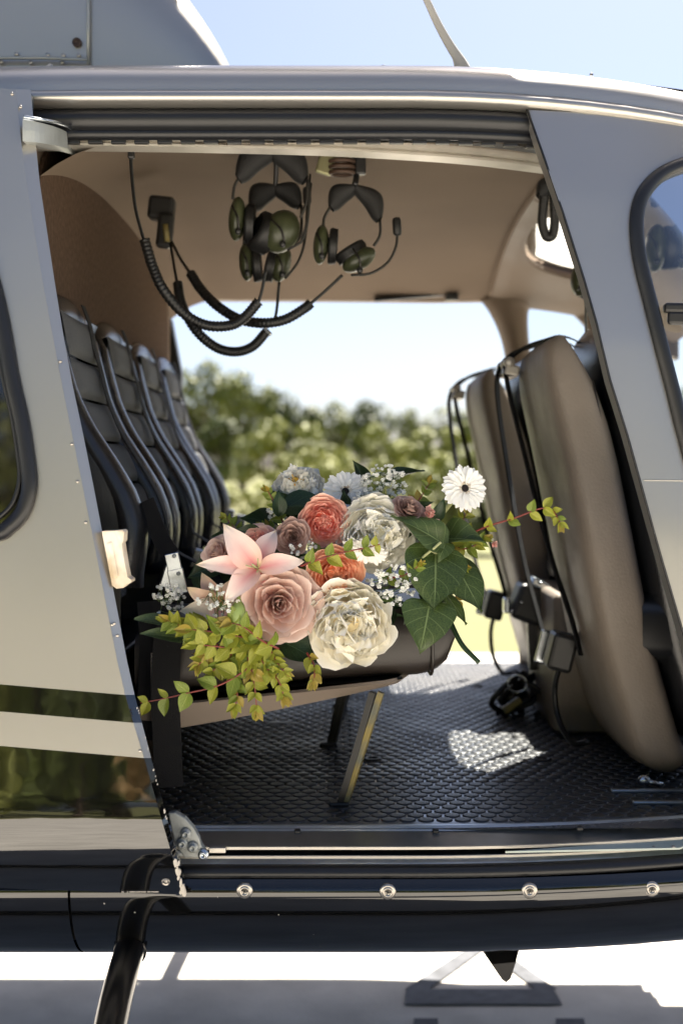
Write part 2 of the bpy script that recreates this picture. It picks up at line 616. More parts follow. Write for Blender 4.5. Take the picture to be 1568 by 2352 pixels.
ptree('willow_tree', 1000, 985, 38, 190, 6, 'bright green bushy tree left of the front seats')
ptree('willow_tree', 1160, 1010, 38, 200, 2, 'bright green bushy tree behind the front seats')
ptree('shrub', 560, 1110, 23, 190, 3, 'sunlit pale shrub beside the rear seat buckle', 'shrub', 'sunlit shrubs at the field edge', .05)
ptree('shrub', 735, 1035, 24, 190, 7, 'sunlit pale shrub behind the topmost peony', 'shrub', 'sunlit shrubs at the field edge', .05)
ptree('shrub', 900, 1060, 24, 190, 6, 'sunlit shrub behind the baby breath', 'shrub', 'sunlit shrubs at the field edge', .05)
ptree('shrub', 1030, 1070, 22, 170, 1, 'darker shrub behind the right hand daisy', 'shrub', 'sunlit shrubs at the field edge', .05)
ptree('shrub', 1150, 1100, 21, 200, 0, 'dark shrub low behind the far front seat', 'shrub', 'sunlit shrubs at the field edge', .05)
ptree('shrub', 380, 1090, 23, 230, 7, 'pale shrub hidden behind the rear seats', 'shrub', 'sunlit shrubs at the field edge', .05)
# trees behind the photographer: they show as reflections in the black paint
for k in range(14):
    rng = random.Random(900 + k)
    tree('broadleaf_tree', -34 + k * 5.2 + rng.uniform(-1, 1), -22 + rng.uniform(-3, 3), rng.uniform(6, 9), rng.uniform(2.8, 3.8), [0, 1, 4, 5][k % 4],
         'broadleaf tree behind the photographer, mirrored in the black paint', group='trees mirrored in the paint', trunk=.12)

dry = [crown_mesh('crown', 1, 1, 1500, .085, fol[4], 71), crown_mesh('crown', 1, 1, 1500, .085, fol[2], 72), crown_mesh('crown', 1, 1, 1500, .085, fol[0], 73)]
for k in range(15):
    rng = random.Random(300 + k)
    crowns.append(dry[k % 3])
    tree('shrub', -12 + k * 1.7 + rng.uniform(-.3, .3), -14.5 + rng.uniform(-1.0, .6), rng.uniform(2.2, 4.6), rng.uniform(1.0, 1.7), len(crowns) - 1,
         'dry shrub behind the photographer, mirrored in the black door', 'shrub', 'shrubs mirrored in the paint', .05)

# ------------------------------------------------------------------ the helicopter shell
YC = 2.925
heli = tag(empty('helicopter', (0, YC, 0)), 'silver and black helicopter with its sliding door open', 'helicopter')
FLOOR = .72
SKIN = [(.60, 1.966), (.63, 1.958), (.667, 1.966), (.75, 1.956), (.95, 1.95), (1.2, 1.96), (1.5, 1.99), (1.75, 2.03), (1.909, 2.08), (2.0, 2.11)]
DOOR = [(.60, 1.985), (.64, 1.944), (.68, 1.908), (.72, 1.884), (.75, 1.8775), (.78, 1.879), (.82, 1.885), (.86, 1.891), (.94, 1.902), (1.02, 1.912), (1.15, 1.926), (1.3, 1.942), (1.6, 1.973), (1.85, 2.008), (1.98, 2.03)]
def taper(x, z):
    k = lerp(.24, .50, max(0, min(1, (z - .7) / 1.2)))
    return k * max(0, x - .1) ** 2
def skinY(x, z):
    return smooth(SKIN, z) + taper(x, z)
def doorY(x, z):
    return smooth(DOOR, z)
def on(fn, dx, dy, off=0.):
    """the point of a surface Y = fn(x, z) seen at picture position (dx, dy)"""
    Y = 2.0
    for _ in range(12):
        p = at(dx, dy, Y)
        Y = fn(p.x, p.z) + off
    return at(dx, dy, Y)
def mir(y):
    return 2 * YC - y

X0, X1 = -1.7, .95
HULLP = [(1.968, .6665), (1.957, .652), (1.960, .630), (1.973, .598), (1.997, .564), (2.04, .530), (2.11, .503), (2.25, .482), (2.5, .470), (2.925, .465)]
ROOFP = [(2.075, 1.912), (2.080, 1.935), (2.105, 1.957), (2.15, 1.975), (2.22, 1.993), (2.35, 2.018), (2.6, 2.04), (2.925, 2.05)]
def full(prof):
    return prof + [(mir(y), z) for y, z in reversed(prof[:-1])]
def lofty(prof, x0, x1, nx, m, name, parent, rows=None, smooth_=True, both=True, dz=None):
    pr = full(prof) if both else prof
    sp = spl([(0, y, z) for y, z in pr], rows or len(pr) * 3)
    def fn(u, v):
        x = lerp(x0, x1, u)
        q = sp[min(len(sp) - 1, round(v * (len(sp) - 1)))]
        tp = taper(x, q.z)
        y = q.y + tp if q.y < YC else q.y - tp
        y = min(y, YC) if q.y < YC else max(y, YC)
        return (x, y, q.z + (dz(x) if dz else 0))
    return MB().grid(nx, len(sp), fn).obj(name, m, parent, smooth_)
lofty(HULLP, -.414, X1, 24, blackhull, 'lower_hull', heli)
lofty(HULLP, X0, -.418, 24, blackhull, 'lower_hull', heli)
rdz = lambda x: -.03 * max(0, x - .1) ** 2 - .012 * max(0, -x - .4)
roof = lofty(ROOFP, X0, X1, 50, silver, 'roof', heli, dz=rdz)
# rolled lip under the roof edge, then the black seal
LIPP = [(2.075, 1.912), (2.066, 1.906), (2.064, 1.897), (2.072, 1.889), (2.09, 1.886), (2.12, 1.886)]
for side in (0, 1):
    pr = LIPP if not side else [(mir(y), z) for y, z in LIPP]
    lofty(pr, X0, X1, 40, silver, 'roof_lip', heli, rows=16, both=False, dz=rdz)
def xtube(x0, x1, y, z, r, n=40, dz=None):
    return [(lerp(x0, x1, i / (n - 1)), y + taper(lerp(x0, x1, i / (n - 1)), z), z + (dz(lerp(x0, x1, i / (n - 1))) if dz else 0)) for i in range(n)]
seal = MB().tube(xtube(-.52, .9, 2.098, 1.868, .02, dz=rdz), .0195, 14).obj('upper_door_seal', rubber, heli)
MB().tube(xtube(-.52, .9, 2.098, 1.846, .02, dz=rdz), .010, 10).obj('seal_bead', rubber, seal)
b = MB()
for k in range(26):
    x = -.48 + k * .038
    b.box((x, 2.105 + taper(x, 1.85), 1.8355 + rdz(x)), (.024, .010, .008), bev=.001)
b.obj('seal_tabs', rubber, seal, smooth_=False)['kind'] = 'stuff'
# sliding-door rail, running in under the roof towards the nose
railp = []
for dx, dy in ((60, 308), (250, 309), (500, 313), (750, 320), (950, 331), (1100, 343), (1250, 362), (1400, 384), (1600, 415)):
    Y = F * (1.851 - CAMZ) / (1073 - dy)
    railp.append(((dx - 784) / F * Y, Y, 1.851))
rp = spl(railp, 60)
def strip(path, prof):
    """sweep an open (outward y, z) profile along path (in plan)"""
    def fn(u, v):
        k = min(len(path) - 1, round(u * (len(path) - 1)))
        q = prof[min(len(prof) - 1, round(v * (len(prof) - 1)))]
        t = (path[min(k + 1, len(path) - 1)] - path[max(k - 1, 0)]).normalized()
        n = Vector((t.y, -t.x, 0))
        return path[k] + n * q[0] + Vector((0, 0, q[1]))
    return MB().grid(len(path), len(prof), fn)
rail = strip(rp, [(-.03, .017), (0, .017), (.004, .013), (.004, .004)]).obj('upper_door_rail', alu, heli, smooth_=False)
strip(rp, [(.004, .004), (.006, .0), (.006, -.007), (.003, -.008)]).obj('rail_bead', cream, rail, smooth_=False)
strip(rp, [(.003, -.008), (-.002, -.010), (.001, -.013), (.004, -.015), (.004, -.019), (-.03, -.021)]).obj('rail_lower_flange', cream, rail, smooth_=False)
MB().grid(30, 3, lambda u, v: (lerp(-.55, .9, u), lerp(2.115 + taper(lerp(-.55, .9, u), 1.85), interp([(q.x, q.y) for q in rp], lerp(-.55, .9, u)) + .01, v), 1.872 + rdz(lerp(-.55, .9, u)))).obj('header_panel', grey_cast, heli)
# roof seam bead, rivets and roof fairing on the far side of the crown
sb = spl([on(skinY, 62, 205), at(85, 178, 2.12), at(112, 153, 2.2), at(118, 151, 2.3)], 12)
MB().tube(sb, .004, 6).obj('roof_seam', cream, heli)
def fairing(u, v):
    x = lerp(.08, .95, u)
    h = .030 * math.sin(PI * min(1, u * 3) / 2) + .01
    t = lerp(-1, 1, v)
    y = YC - .56 * t
    return (x, y, 2.03 + h * (1 - t ** 4) + .004 - .13 * max(0, x - .1) ** 2)
MB().grid(24, 18, fairing).obj('roof_fairing', silver, heli)
for dx, dy, Y in ((880, 150, 2.3), (1357, 169, 2.4)):
    MB().box(at(dx, dy + 2, Y), (.006, .006, .004), bev=.001).obj('roof_bolt', plastic_b, heli)
# engine cowling on the roof
def cowl(u, v):
    a = lerp(0, PI, v)
    c, s_ = math.cos(a), math.sin(a)
    x = -.19 - 1.71 * (1 - u) ** 1.7
    k = min(1., max(.0, (-.19 - x) / .46)) ** .62
    yy = YC - .46 * math.copysign(abs(c) ** .38, c)
    zz = 1.99 + .62 * abs(s_) ** .42 * max(.02, k)
    return (x, yy, zz)
cw = MB().grid(40, 40, cowl).obj('engine_cowling', silver, heli)
p1 = [at(203, d, 2.455) for d in (-20, 60, 147)]
MB().tube(p1, .0035, 6).obj('panel_seam', grey_cast, cw)
MB().tube([at(-300, 133, 2.45), at(100, 133, 2.45), at(200, 137, 2.45)], .0035, 6).obj('panel_seam', grey_cast, cw)
ro = frame((0, -1, 0))
MB().lathe([(.009, -.004), (.009, .002), (.006, .003), (.006, -.001)], at(177, 97, 2.46), ro, 14).obj('vent_plug', mat('rusty_plug', (.05, .03, .025), .6), cw)
b = MB()
for dx, dy in ((38, 124), (110, 126), (146, 127), (181, 127), (3, 142), (71, 143), (143, 143)):
    b.lathe([(.0045, -.002), (.0042, .0015), (.002, .002)], at(dx, dy, 2.457), ro, 8)
b.obj('rivets', screwm, cw)['kind'] = 'stuff'
# tail boom, rotor mast and blades (above and behind the picture)
def boom(u, v):
    a = 2 * PI * v
    x = lerp(-1.6, -6.0, u)
    r_ = lerp(.42, .12, u ** .6)
    return (x, YC + math.cos(a) * r_ * .9, lerp(1.55, 1.75, u) + math.sin(a) * r_)
MB().grid(20, 20, boom).obj('tail_boom', silver, heli)
MB().tube([(-.75, YC, 2.5), (-.75, YC, 2.95)], .06, 12).obj('rotor_mast', grey_cast, heli)
for k in range(3):
    a = R(100 + 120 * k)
    d = Vector((math.cos(a), math.sin(a), 0))
    c = Vector((-.75, YC, 2.92))
    MB().ribbon([c + d * .1, c + d * 2.5 + Vector((0, 0, .03)), c + d * 5.2 - Vector((0, 0, .05))], Vector((-d.y, d.x, 0)), .3, .03).obj('rotor_blade', plastic_b, heli, False)
# blade antenna
an = spl([at(925, -110, 2.32), at(970, -20, 2.32), at(1005, 55, 2.32), at(1033, 105, 2.32), at(1052, 135, 2.32), at(1064, 166, 2.32)], 18)
MB().tube(an, lambda t: lerp(.005, .011, t) + .010 * max(0, t - .75) * 4 * .5, 12, flat=.45, up=(0, 1, 0)).obj('blade_antenna', mat('antenna_paint', (.42, .40, .36), .5, var=.1), heli)
# rear side skins (behind the doors)
for side in (0, 1):
    def rs(u, v):
        x = lerp(X0, -.51, u); z = lerp(.667, 1.908, v)
        y = skinY(x, z)
        return (x, mir(y) if side else y, z)
    MB().grid(16, 24, rs).obj('rear_side_skin', silver, heli)
MB().grid(10, 10, lambda u, v: (X0, lerp(2.0, 3.85, u), lerp(.53, 2.04, v))).obj('rear_bulkhead_skin', silver, heli)
# door sill: stepped metal rails and a rubber strip
def sillstrip(prof, m, name, parent, sm=False):
    def fn(u, v):
        x = lerp(-.62, .98, u)
        q = prof[min(len(prof) - 1, round(v * (len(prof) - 1)))]
        return (x, q[0] + taper(x, q[1]) * 1.15, q[1])
    return MB().grid(30, len(prof), fn).obj(name, m, parent, sm)
sill = sillstrip([(2.075, .7165), (2.0655, .7235), (2.06, .7235), (2.052, .7165), (2.005, .7065)], alu, 'door_sill', heli)
sillstrip([(2.005, .7065), (2.0025, .7055), (2.0025, .7015)], cream, 'sill_edge', sill)
sillstrip([(2.0025, .7015), (2.03, .700), (2.03, .6945), (1.996, .6945)], rubber, 'sill_groove', sill)
sillstrip([(1.996, .6945), (1.9945, .6935), (1.9945, .690)], cream, 'sill_rail', sill)
sillstrip([(1.9945, .690), (1.988, .6865), (1.985, .6845)], alu, 'sill_step', sill)
sillstrip([(1.985, .6845), (1.976, .6845), (1.969, .6805), (1.966, .675), (1.967, .669), (1.975, .665)], rubber, 'sill_seal', sill, True)
for side in (1,):
    MB().grid(20, 2, lambda u, v: (lerp(-.62, .98, u), mir(lerp(2.075, 1.97, v)), lerp(.7165, .67, v))).obj('far_sill', alu, heli)
b = MB()
pl = [on(lambda x, z: 2.005 + taper(x, z) * 1.15, dx, dy) for dx, dy in ((1108, 1958), (1285, 1958), (1285, 1967), (1110, 1967))]
pt = [at(1160, 1958, 1.992), at(1560, 1950, 2.03), at(1620, 1925, 2.07), at(1480, 1936, 2.045)]
b.prism([p + Vector((0, 0, .002)) for p in pt], (0, 0, -.003))
b.obj('sill_cover_plate', mat('mint_lit_plate', (.50, .56, .50), .45, var=.05), sill, False)  # pale mint is light falling on the plate, put into its colour
b = MB()
for dx in (1250, 1330, 1400, 1450, 1500, 1545):
    b.lathe([(.003, 0), (.0028, .0012), (.001, .0016)], at(dx, interp([(1160, 1954), (1560, 1944)], dx), 2.03), frame((0, -.3, 1)), 8)
b.obj('rivets', screwm, sill)['kind'] = 'stuff'
for dx, dy in ((683, 1913), (1000, 1912), (1330, 1905)):
    MB().box(at(dx, dy - 3, 2.05), (.010, .012, .007), bev=.002).obj('sill_clip', plastic_b, sill)
# screws along the hull
for dx, dy in ((562, 2046), (890, 2048), (1215, 2046), (1495, 2042)):
    p = on(lambda x, z: interp([(z_, y_) for y_, z_ in reversed(HULLP[:6])], z) + taper(x, z), dx, dy)
    s_ = MB().lathe([(.0125, -.003), (.0125, .001), (.0095, .0025), (.0085, .0022), (.008, .004), (.0055, .0045), (.005, .003), (.002, .003)], p, frame((0, -1, -.12)), 22).obj('hull_screw', screwm, heli)
    c = MB()
    for a in (.4, .4 + PI / 2):
        c.box(p + Vector((0, -.0042, 0)), (.0065, .0012, .0015), Matrix.Rotation(a, 3, 'Y'))
    c.obj('screw_slot', plastic_b, s_, False)
b = MB()
for dx, dy in ((500, 2060), (640, 2100), (735, 2205), (720, 2145), (930, 2140), (310, 2095), (240, 2075)):
    p = on(lambda x, z: interp([(z_, y_) for y_, z_ in reversed(HULLP[:6])], z) + taper(x, z), dx, dy)
    b.ico(p, .0016, 1)
b.obj('paint_chip', chipm, heli)['kind'] = 'stuff'
# belly fin and landing gear
fin = [at(1103, 2178, 2.35), at(1128, 2215, 2.35), at(1152, 2250, 2.35), at(1162, 2257, 2.35), at(1172, 2248, 2.35), at(1184, 2210, 2.35), at(1192, 2180, 2.35), at(1192, 2150, 2.4), at(1100, 2150, 2.4)]
MB().prism(fin, (0, .03, 0)).obj('belly_fin', plastic_b, heli, False)
gearm = mat('black_gear_paint', (.006, .005, .005), .3, coat=.2, bump=.01, bscale=9)
for s_, xg in ((0, None), (1, None)):
    if s_ == 0:
        pts = [at(338, 2090, 2.20), at(320, 2125, 2.12), at(302, 2170, 2.03), at(276, 2260, 1.90), at(255, 2352, 1.81), at(238, 2460, 1.73), at(228, 2600, 1.66), Vector((-.33, 1.60, -.04))]
    else:
        pts = [Vector((p.x + 1.5, p.y, p.z)) for p in pts]
    g = MB().tube(spl(pts, 40), .0235, 18).obj('landing_gear_strut', gearm, heli)
    g2m = MB().tube(spl([Vector((p.x, mir(p.y), p.z)) for p in pts], 40), .0235, 18).obj('landing_gear_strut', gearm, heli)
    if s_ == 0:
        q = spl(pts, 40)
        cpt = at(299, 2184, 2.015)
        MB().lathe([(.024, -.005), (.0262, -.003), (.0262, .003), (.024, .005)], cpt, frame(at(276, 2260, 1.90) - at(300, 2165, 2.0)), 20).obj('strut_clamp', gearm, g)
for yy in (1.60, mir(1.60)):
    MB().tube(spl([(1.9, yy, .16), (1.6, yy, -.03), (1.2, yy, -.06), (-1.2, yy, -.06), (-1.5, yy, -.06)], 30), .04, 14).obj('landing_skid', gearm, heli)
# nose: lower hull closes, upper part glazed
def nose(u, v, lo):
    a = u
    s_ = math.sqrt(max(0, 1 - a * a))
    pr = full(HULLP) if lo else full([(skinY(0, z), z) for z in (1.02, 1.2, 1.4, 1.6, 1.8)] + ROOFP)
    sp_ = pr[min(len(pr) - 1, round(v * (len(pr) - 1)))]
    tp = taper(X1, sp_[1])
    y = sp_[0] + tp if sp_[0] < YC else sp_[0] - tp
    y = min(y, YC) if sp_[0] < YC else max(y, YC)
    zc = .85
    return (X1 + a * 1.1, YC + (y - YC) * s_, zc + (sp_[1] - zc) * (s_ if not lo else lerp(1, s_, .6)))
MB().grid(14, len(full(HULLP)), lambda u, v: nose(u, v, True)).obj('nose_hull', blackhull, heli)
nn = 2 * (5 + len(ROOFP)) - 1
MB().grid(14, nn, lambda u, v: nose(u * .98, v, False)).obj('windscreen', glass, heli)
def sun_blocker(u, v):
    p = Vector(nose(u * .42, lerp(7, 12, v) / (nn - 1), False))
    return p + Vector((0, 0, .006))
MB().grid(10, 6, sun_blocker).obj('nose_sun_blocker', silver, heli)  # unseen strip added over the glazing to keep sun off the near floor
# lower nose sides between hull and glass
for side in (0, 1):
    def ns(u, v):
        a = u; s_ = math.sqrt(max(0, 1 - a * a)); z = lerp(.667, 1.02, v)
        y = skinY(X1, z)
        y = mir(y) if side else y
        zl = .85 + (z - .85) * lerp(lerp(1, s_, .6), s_, v)
        return (X1 + a * 1.1, YC + (y - YC) * s_, zl)
    MB().grid(14, 6, ns).obj('nose_side', silver, heli)

# ------------------------------------------------------------------ open sliding door
REDGE = [(205, 71), (300, 80), (400, 89), (520, 107), (640, 125), (800, 151), (920, 174), (1040, 201), (1190, 229), (1330, 256), (1460, 281), (1560, 300), (1640, 321), (1720, 342), (1850, 376), (1960, 405), (2020, 420), (2055, 426)]
IEDGE = [(205, 38), (300, 46), (400, 59), (520, 78), (640, 98), (800, 127), (920, 150), (1040, 175), (1190, 205), (1330, 233), (1460, 258), (1560, 278), (1640, 300), (1720, 325), (1850, 362), (1960, 394), (2020, 413), (2055, 424)]
rows = [205, 260, 330, 420, 520, 640, 760, 880, 1000, 1120, 1240, 1340, 1440, 1520, 1596, 1628, 1660, 1700, 1741, 1770, 1800, 1840, 1880, 1910, 1940, 1965, 1990, 2010, 2030, 2044, 2055]
def dslope(dy):
    return interp([(205, .06), (1200, .085), (1741, .085), (1950, .06), (2055, .035)], dy)
nc = 9
b, fl = MB(), MB()
for dy in rows:
    xr, xi = interp(REDGE, dy), interp(IEDGE, dy)
    for c in range(nc):
        q = c / (nc - 1)
        dx = lerp(xi, -1150, q ** 1.4)
        b.v.append(on(doorY, dx, dy - dslope(dy) * (xi - dx))); b.uv.append((0, 0))
    for q in (0, .5, 1):
        fl.v.append(on(doorY, lerp(xr, xi - .6, q), dy, .012 * (1 - q) + .0006)); fl.uv.append((0, 0))
for j_ in range(len(rows) - 1):
    y = (rows[j_] + rows[j_ + 1]) / 2
    m_ = 0 if y < 1596 or 1660 < y < 1741 else 1
    for mb_, n_ in ((b, nc), (fl, 3)):
        for c in range(n_ - 1):
            mb_.f.append((j_ * n_ + c + 1, (j_ + 1) * n_ + c + 1, (j_ + 1) * n_ + c, j_ * n_ + c))
            mb_.fm.append(m_)
sdoor = b.obj('sliding_door', [silver, black], heli, solid=.028, soff=-1)
fl.obj('door_flange', [silver, black], sdoor, solid=.012, soff=-1)
# door window
wl = [(-40, 560), (0, 714), (28, 870), (49, 963), (62, 1045), (68, 1100), (65, 1138), (50, 1180), (22, 1210), (-10, 1226), (-120, 1222), (-700, 1180), (-760, 1130), (-760, 500), (-700, 450), (-150, 450), (-80, 480)]
wp = [on(doorY, q.x, q.y, -.004) for q in spl([(x, y, 0) for x, y in wl + wl[:1]], 90)]
MB().tube(wp, .0125, 10, cap=False).obj('window_seal', rubber, sdoor)
wi = [(q.x, q.y) for q in spl([(x, y, 0) for x, y in wl + wl[:1]], 60)]
cx_, cy_ = -330, 850
b = MB()
b.grid(len(wi), 6, lambda u, v: on(doorY, lerp(cx_, wi[min(len(wi) - 1, round(u * (len(wi) - 1)))][0], v), lerp(cy_, wi[min(len(wi) - 1, round(u * (len(wi) - 1)))][1], v), -.003))
b.obj('window_pane', tinted, sdoor)
wj = [on(doorY, lerp(cx_, x, .945), lerp(cy_, y, .93), -.004) for x, y in wi]
MB().tube(wj, .004, 6, cap=False).obj('inner_window_trim', plastic_b, sdoor)
# rivets and chips on the door edge
b = MB()
for dx, dy in ((139, 830), (165, 1020), (178, 1106), (197, 1200), (263, 1432), (270, 1460), (28, 215), (48, 245), (322, 1725), (258, 1435)):
    b.lathe([(.0028, -.001), (.0026, .001), (.0012, .0014)], on(doorY, dx, dy, -.001), ro, 8)
b.obj('rivets', screwm, sdoor)['kind'] = 'stuff'
MB().lathe([(.0065, -.002), (.0065, .001), (.005, .0015), (.0045, 0), (.0025, 0), (.0025, .0012)], on(doorY, 381, 2026, -.001), frame((0, -1, -.5)), 14).obj('door_screw', screwm, sdoor)
b = MB()
rng = random.Random(5)
for dy0, n_, sz in ((1600, 3, .002), (1680, 3, .002), (1760, 5, .0024), (1860, 6, .0028), (1975, 9, .008), (2020, 12, .009)):
    for k in range(n_):
        dy = dy0 + rng.uniform(0, 42)
        dx = interp(REDGE, dy) - rng.uniform(0, 2.5 if sz < .008 else 9)
        c = on(doorY, dx, dy, .0)
        s1 = sz * rng.uniform(.4, 1)
        lp = []
        for a in range(7):
            t = 2 * PI * a / 7
            rr = s1 * rng.uniform(.5, 1)
            lp.append(c + Vector((math.cos(t) * rr * .5, -.0015, math.sin(t) * rr)))
        b.prism(lp, (0, .004, 0))
for dx in (290, 305, 318, 330, 342, 352, 361, 286):
    c = on(doorY, dx, 2048, -.001)
    b.box(c, (rng.uniform(.003, .01), .002, .0012))
b.obj('paint_chip', chipm, sdoor, False)['kind'] = 'stuff'
# corner cap, roller arms, latch
MB().prism([at(46, 211, 2.03), at(70, 212, 2.03), at(71, 243, 2.035), at(60, 232, 2.03)], (0, .02, 0)).obj('corner_cap', mat('blue_grey_plastic', (.05, .07, .09), .3), sdoor, False)
def arm(u, v):
    # curved arm from the door to the rail
    q = spl([at(55, 300, 1.99), at(90, 305, 2.0), at(130, 314, 2.04), at(158, 324, 2.10)], 12)[round(u * 11)]
    h = lerp(.018, .014, u)
    prof = [(0, h), (-.006, h * .9), (-.007, 0), (-.006, -h), (.03, -h * .9), (.05, -h * .8), (.05, h * .9), (0, h)][round(v * 7)]
    return q + Vector((0, prof[0], prof[1]))
ra = MB().grid(12, 8, arm).obj('upper_roller_arm', grey_cast, sdoor, False)
aq = [p + Vector((0, 0, .019)) for p in spl([at(55, 296, 1.985), at(90, 302, 1.99), at(135, 310, 2.03), at(164, 322, 2.09), at(166, 340, 2.12)], 16)]
MB().tube(aq, .0028, 8).obj('arm_edge', steel, ra)
lb = [at(234, 1220, 1.93), at(262, 1219, 1.935), at(281, 1217, 1.94), at(285, 1222, 1.94), at(284, 1243, 1.94), at(280, 1248, 1.94), at(282, 1262, 1.94), at(288, 1300, 1.94), at(293, 1325, 1.94), at(302, 1332, 1.94), at(302, 1338, 1.94), at(290, 1344, 1.94), at(284, 1350, 1.94), at(268, 1352, 1.935), at(258, 1345, 1.93)]
b = MB().prism(lb, (0, .035, 0))
MB.obj(b, 'door_latch', ivory, sdoor, False)
MB().box(at(259, 1285, 1.936), (.010, .012, .055), Matrix.Rotation(-.18, 3, 'Y'), .003).obj('latch_rib', ivory, sdoor, False)
# lower roller bracket
br = [at(386, 1868, 1.965), at(402, 1866, 1.965), at(424, 1878, 1.965), at(444, 1900, 1.965), at(458, 1925, 1.965), at(462, 1940, 1.965), at(474, 1958, 1.965), at(475, 1966, 1.965), at(468, 1972, 1.965), at(440, 1970, 1.965), at(424, 1971, 1.965), at(402, 1940, 1.965)]
lbk = MB().prism(br, (0, .016, 0)).obj('lower_roller_bracket', grey_cast, sdoor, False)
md = lbk.modifiers.new('bevel', 'BEVEL'); md.width = .002; md.segments = 2
for dx, dy, r_ in ((427, 1915, .0085), (419, 1937, .0085), (443, 1946, .0085), (467, 1962, .0085)):
    MB().lathe([(r_, -.001), (r_, .002), (r_ * .8, .003), (r_ * .62, .003), (r_ * .62, .008), (r_ * .4, .009), (r_ * .35, .007)], at(dx, dy, 1.962), ro, 14).obj('bolt', steel if dx == 467 else grey_cast, lbk)
MB().box(at(500, 1951, 1.997), (.026, .012, .0085), None, .001).obj('rail_stop', cream, lbk, False)
MB().tube([at(60, 1962, 2.0), at(470, 1962, 2.0)], .006, 8).obj('roller_axle', grey_cast, lbk)

# ------------------------------------------------------------------ front door with its window
def rayhit(poly, c, a):
    best = None
    d = (math.cos(a), math.sin(a))
    n = len(poly)
    for i in range(n):
        x1, y1 = poly[i][0] - c[0], poly[i][1] - c[1]
        x2, y2 = poly[(i + 1) % n][0] - c[0], poly[(i + 1) % n][1] - c[1]
        ex, ey = x2 - x1, y2 - y1
        den = d[0] * ey - d[1] * ex
        if abs(den) < 1e-9: continue
        t = (x1 * ey - y1 * ex) / den
        s_ = (x1 * d[1] - y1 * d[0]) / den
        if t > 0 and -1e-6 <= s_ <= 1 + 1e-6 and (best is None or t > best):
            best = t
    return (c[0] + d[0] * best, c[1] + d[1] * best)
def ring(outer, inner, c, n, steps, fn):
    O = [rayhit(outer, c, 2 * PI * k / n) for k in range(n)]
    I = [rayhit(inner, c, 2 * PI * k / n) for k in range(n)]
    return MB().grid(n, steps, lambda u, v: fn(lerp(O[min(n - 1, round(u * n)) % n][0], I[round(u * n) % n][0], v), lerp(O[round(u * n) % n][1], I[round(u * n) % n][1], v)), wrap=True)
FD_out = [(1210, 252), (1250, 365), (1290, 482), (1340, 640), (1370, 745), (1400, 872), (1440, 1000), (1480, 1145), (1520, 1290), (1555, 1410), (1610, 1600), (1680, 1850), (1720, 1985), (2150, 1960), (2150, 330), (1568, 278), (1400, 262)]
FD_in = [(q.x, q.y) for q in spl([(1620, 366, 0), (1568, 378, 0), (1515, 402, 0), (1478, 442, 0), (1462, 490, 0), (1461, 545, 0), (1470, 610, 0), (1490, 690, 0), (1515, 790, 0), (1545, 905, 0), (1570, 1005, 0), (1600, 1100, 0), (1650, 1150, 0), (1750, 1165, 0), (2000, 1150, 0), (2060, 1100, 0), (2060, 520, 0), (2000, 430, 0), (1800, 380, 0), (1620, 366, 0)], 90)]
fdm = lambda x, y: on(skinY, x, y)
ringb = ring(FD_out, FD_in, (1700, 760), 140, 7, fdm)
fdoor = ringb.obj('front_door', silver, heli, solid=.02, soff=1)
MB().tube([on(skinY, x, y, -.001) for x, y in FD_in], .0125, 12, cap=False).obj('window_seal', rubber, fdoor)
b = MB()
b.grid(len(FD_in), 5, lambda u, v: on(skinY, lerp(1760, FD_in[round(u * (len(FD_in) - 1))][0], v), lerp(760, FD_in[round(u * (len(FD_in) - 1))][1], v), .004))
b.obj('window_pane', glass, fdoor)
MB().box(at(1560, 708, 2.07), (.052, .02, .016), Matrix.Rotation(.02, 3, 'Y'), .005).obj('vent_handle', plastic_b, fdoor, False)
MB().box(at(1566, 731, 2.068), (.048, .014, .022), Matrix.Rotation(.02, 3, 'Y'), .005).obj('vent_grip', plastic_b, fdoor, False)
MB().tube([on(skinY, x, y, .0005) for x, y in FD_out[:13]], .002, 6).obj('edge_seal', rubber, fdoor)
MB().tube([on(skinY, 1478, 1103, -.0005), on(skinY, 1568, 1104, -.0005), on(skinY, 1640, 1104, -.0005)], .0012, 5).obj('panel_joint', cream, fdoor)

# ------------------------------------------------------------------ cabin: floor with studs, headliner, bulkhead, far side
cf = MB().grid(2, 2, lambda u, v: (lerp(-.5, 1.0, u), lerp(2.055, 3.80, v), FLOOR)).obj('cabin_floor', floor_m, heli)
MB().grid(2, 2, lambda u, v: (lerp(-.5, 1.0, u), lerp(2.055, 3.80, v), FLOOR - .04)).obj('floor_underside', plastic_b, heli)
def stud_geo():
    b = MB()
    r_ = .0135
    b.lathe([(r_, 0), (r_ * .97, .0012), (r_ * .86, .0019)], (0, 0, 0), None, 14)
    return b
sg = stud_geo()
smesh = sg.mesh('stud', stud_m)
for p_ in smesh.polygons:
    if len(p_.vertices) > 4: p_.use_smooth = False
allst = []
pit = .0302
row = 0
y = 2.078
while y < 3.79:
    x = -.42 + (pit / 2 if row % 2 else 0)
    while x < .97:
        if y > 2.075 + taper(x, .72) * 1.15 + .006:
            allst.append((x, y))
        x += pit
    y += pit * .866
    row += 1
def vis(p):
    dx = 784 + F * p[0] / p[1]
    return 400 < dx < 1568 and not (dx < 780 and p[1] > 2.75)
near = sorted([p for p in allst if vis(p)], key=lambda p: p[1])[:300]
ns_ = set(near)
for x, y in near:
    o = bpy.data.objects.new('stud', smesh)
    o.location = (x, y, FLOOR)
    link(o, cf)
b = MB()
for x, y in allst:
    if (x, y) in ns_: continue
    k = len(b.v)
    for v in sg.v:
        b.v.append(v + Vector((x, y, FLOOR))); b.uv.append((0, 0))
    for f in sg.f:
        b.f.append(tuple(q + k for q in f)); b.fm.append(0)
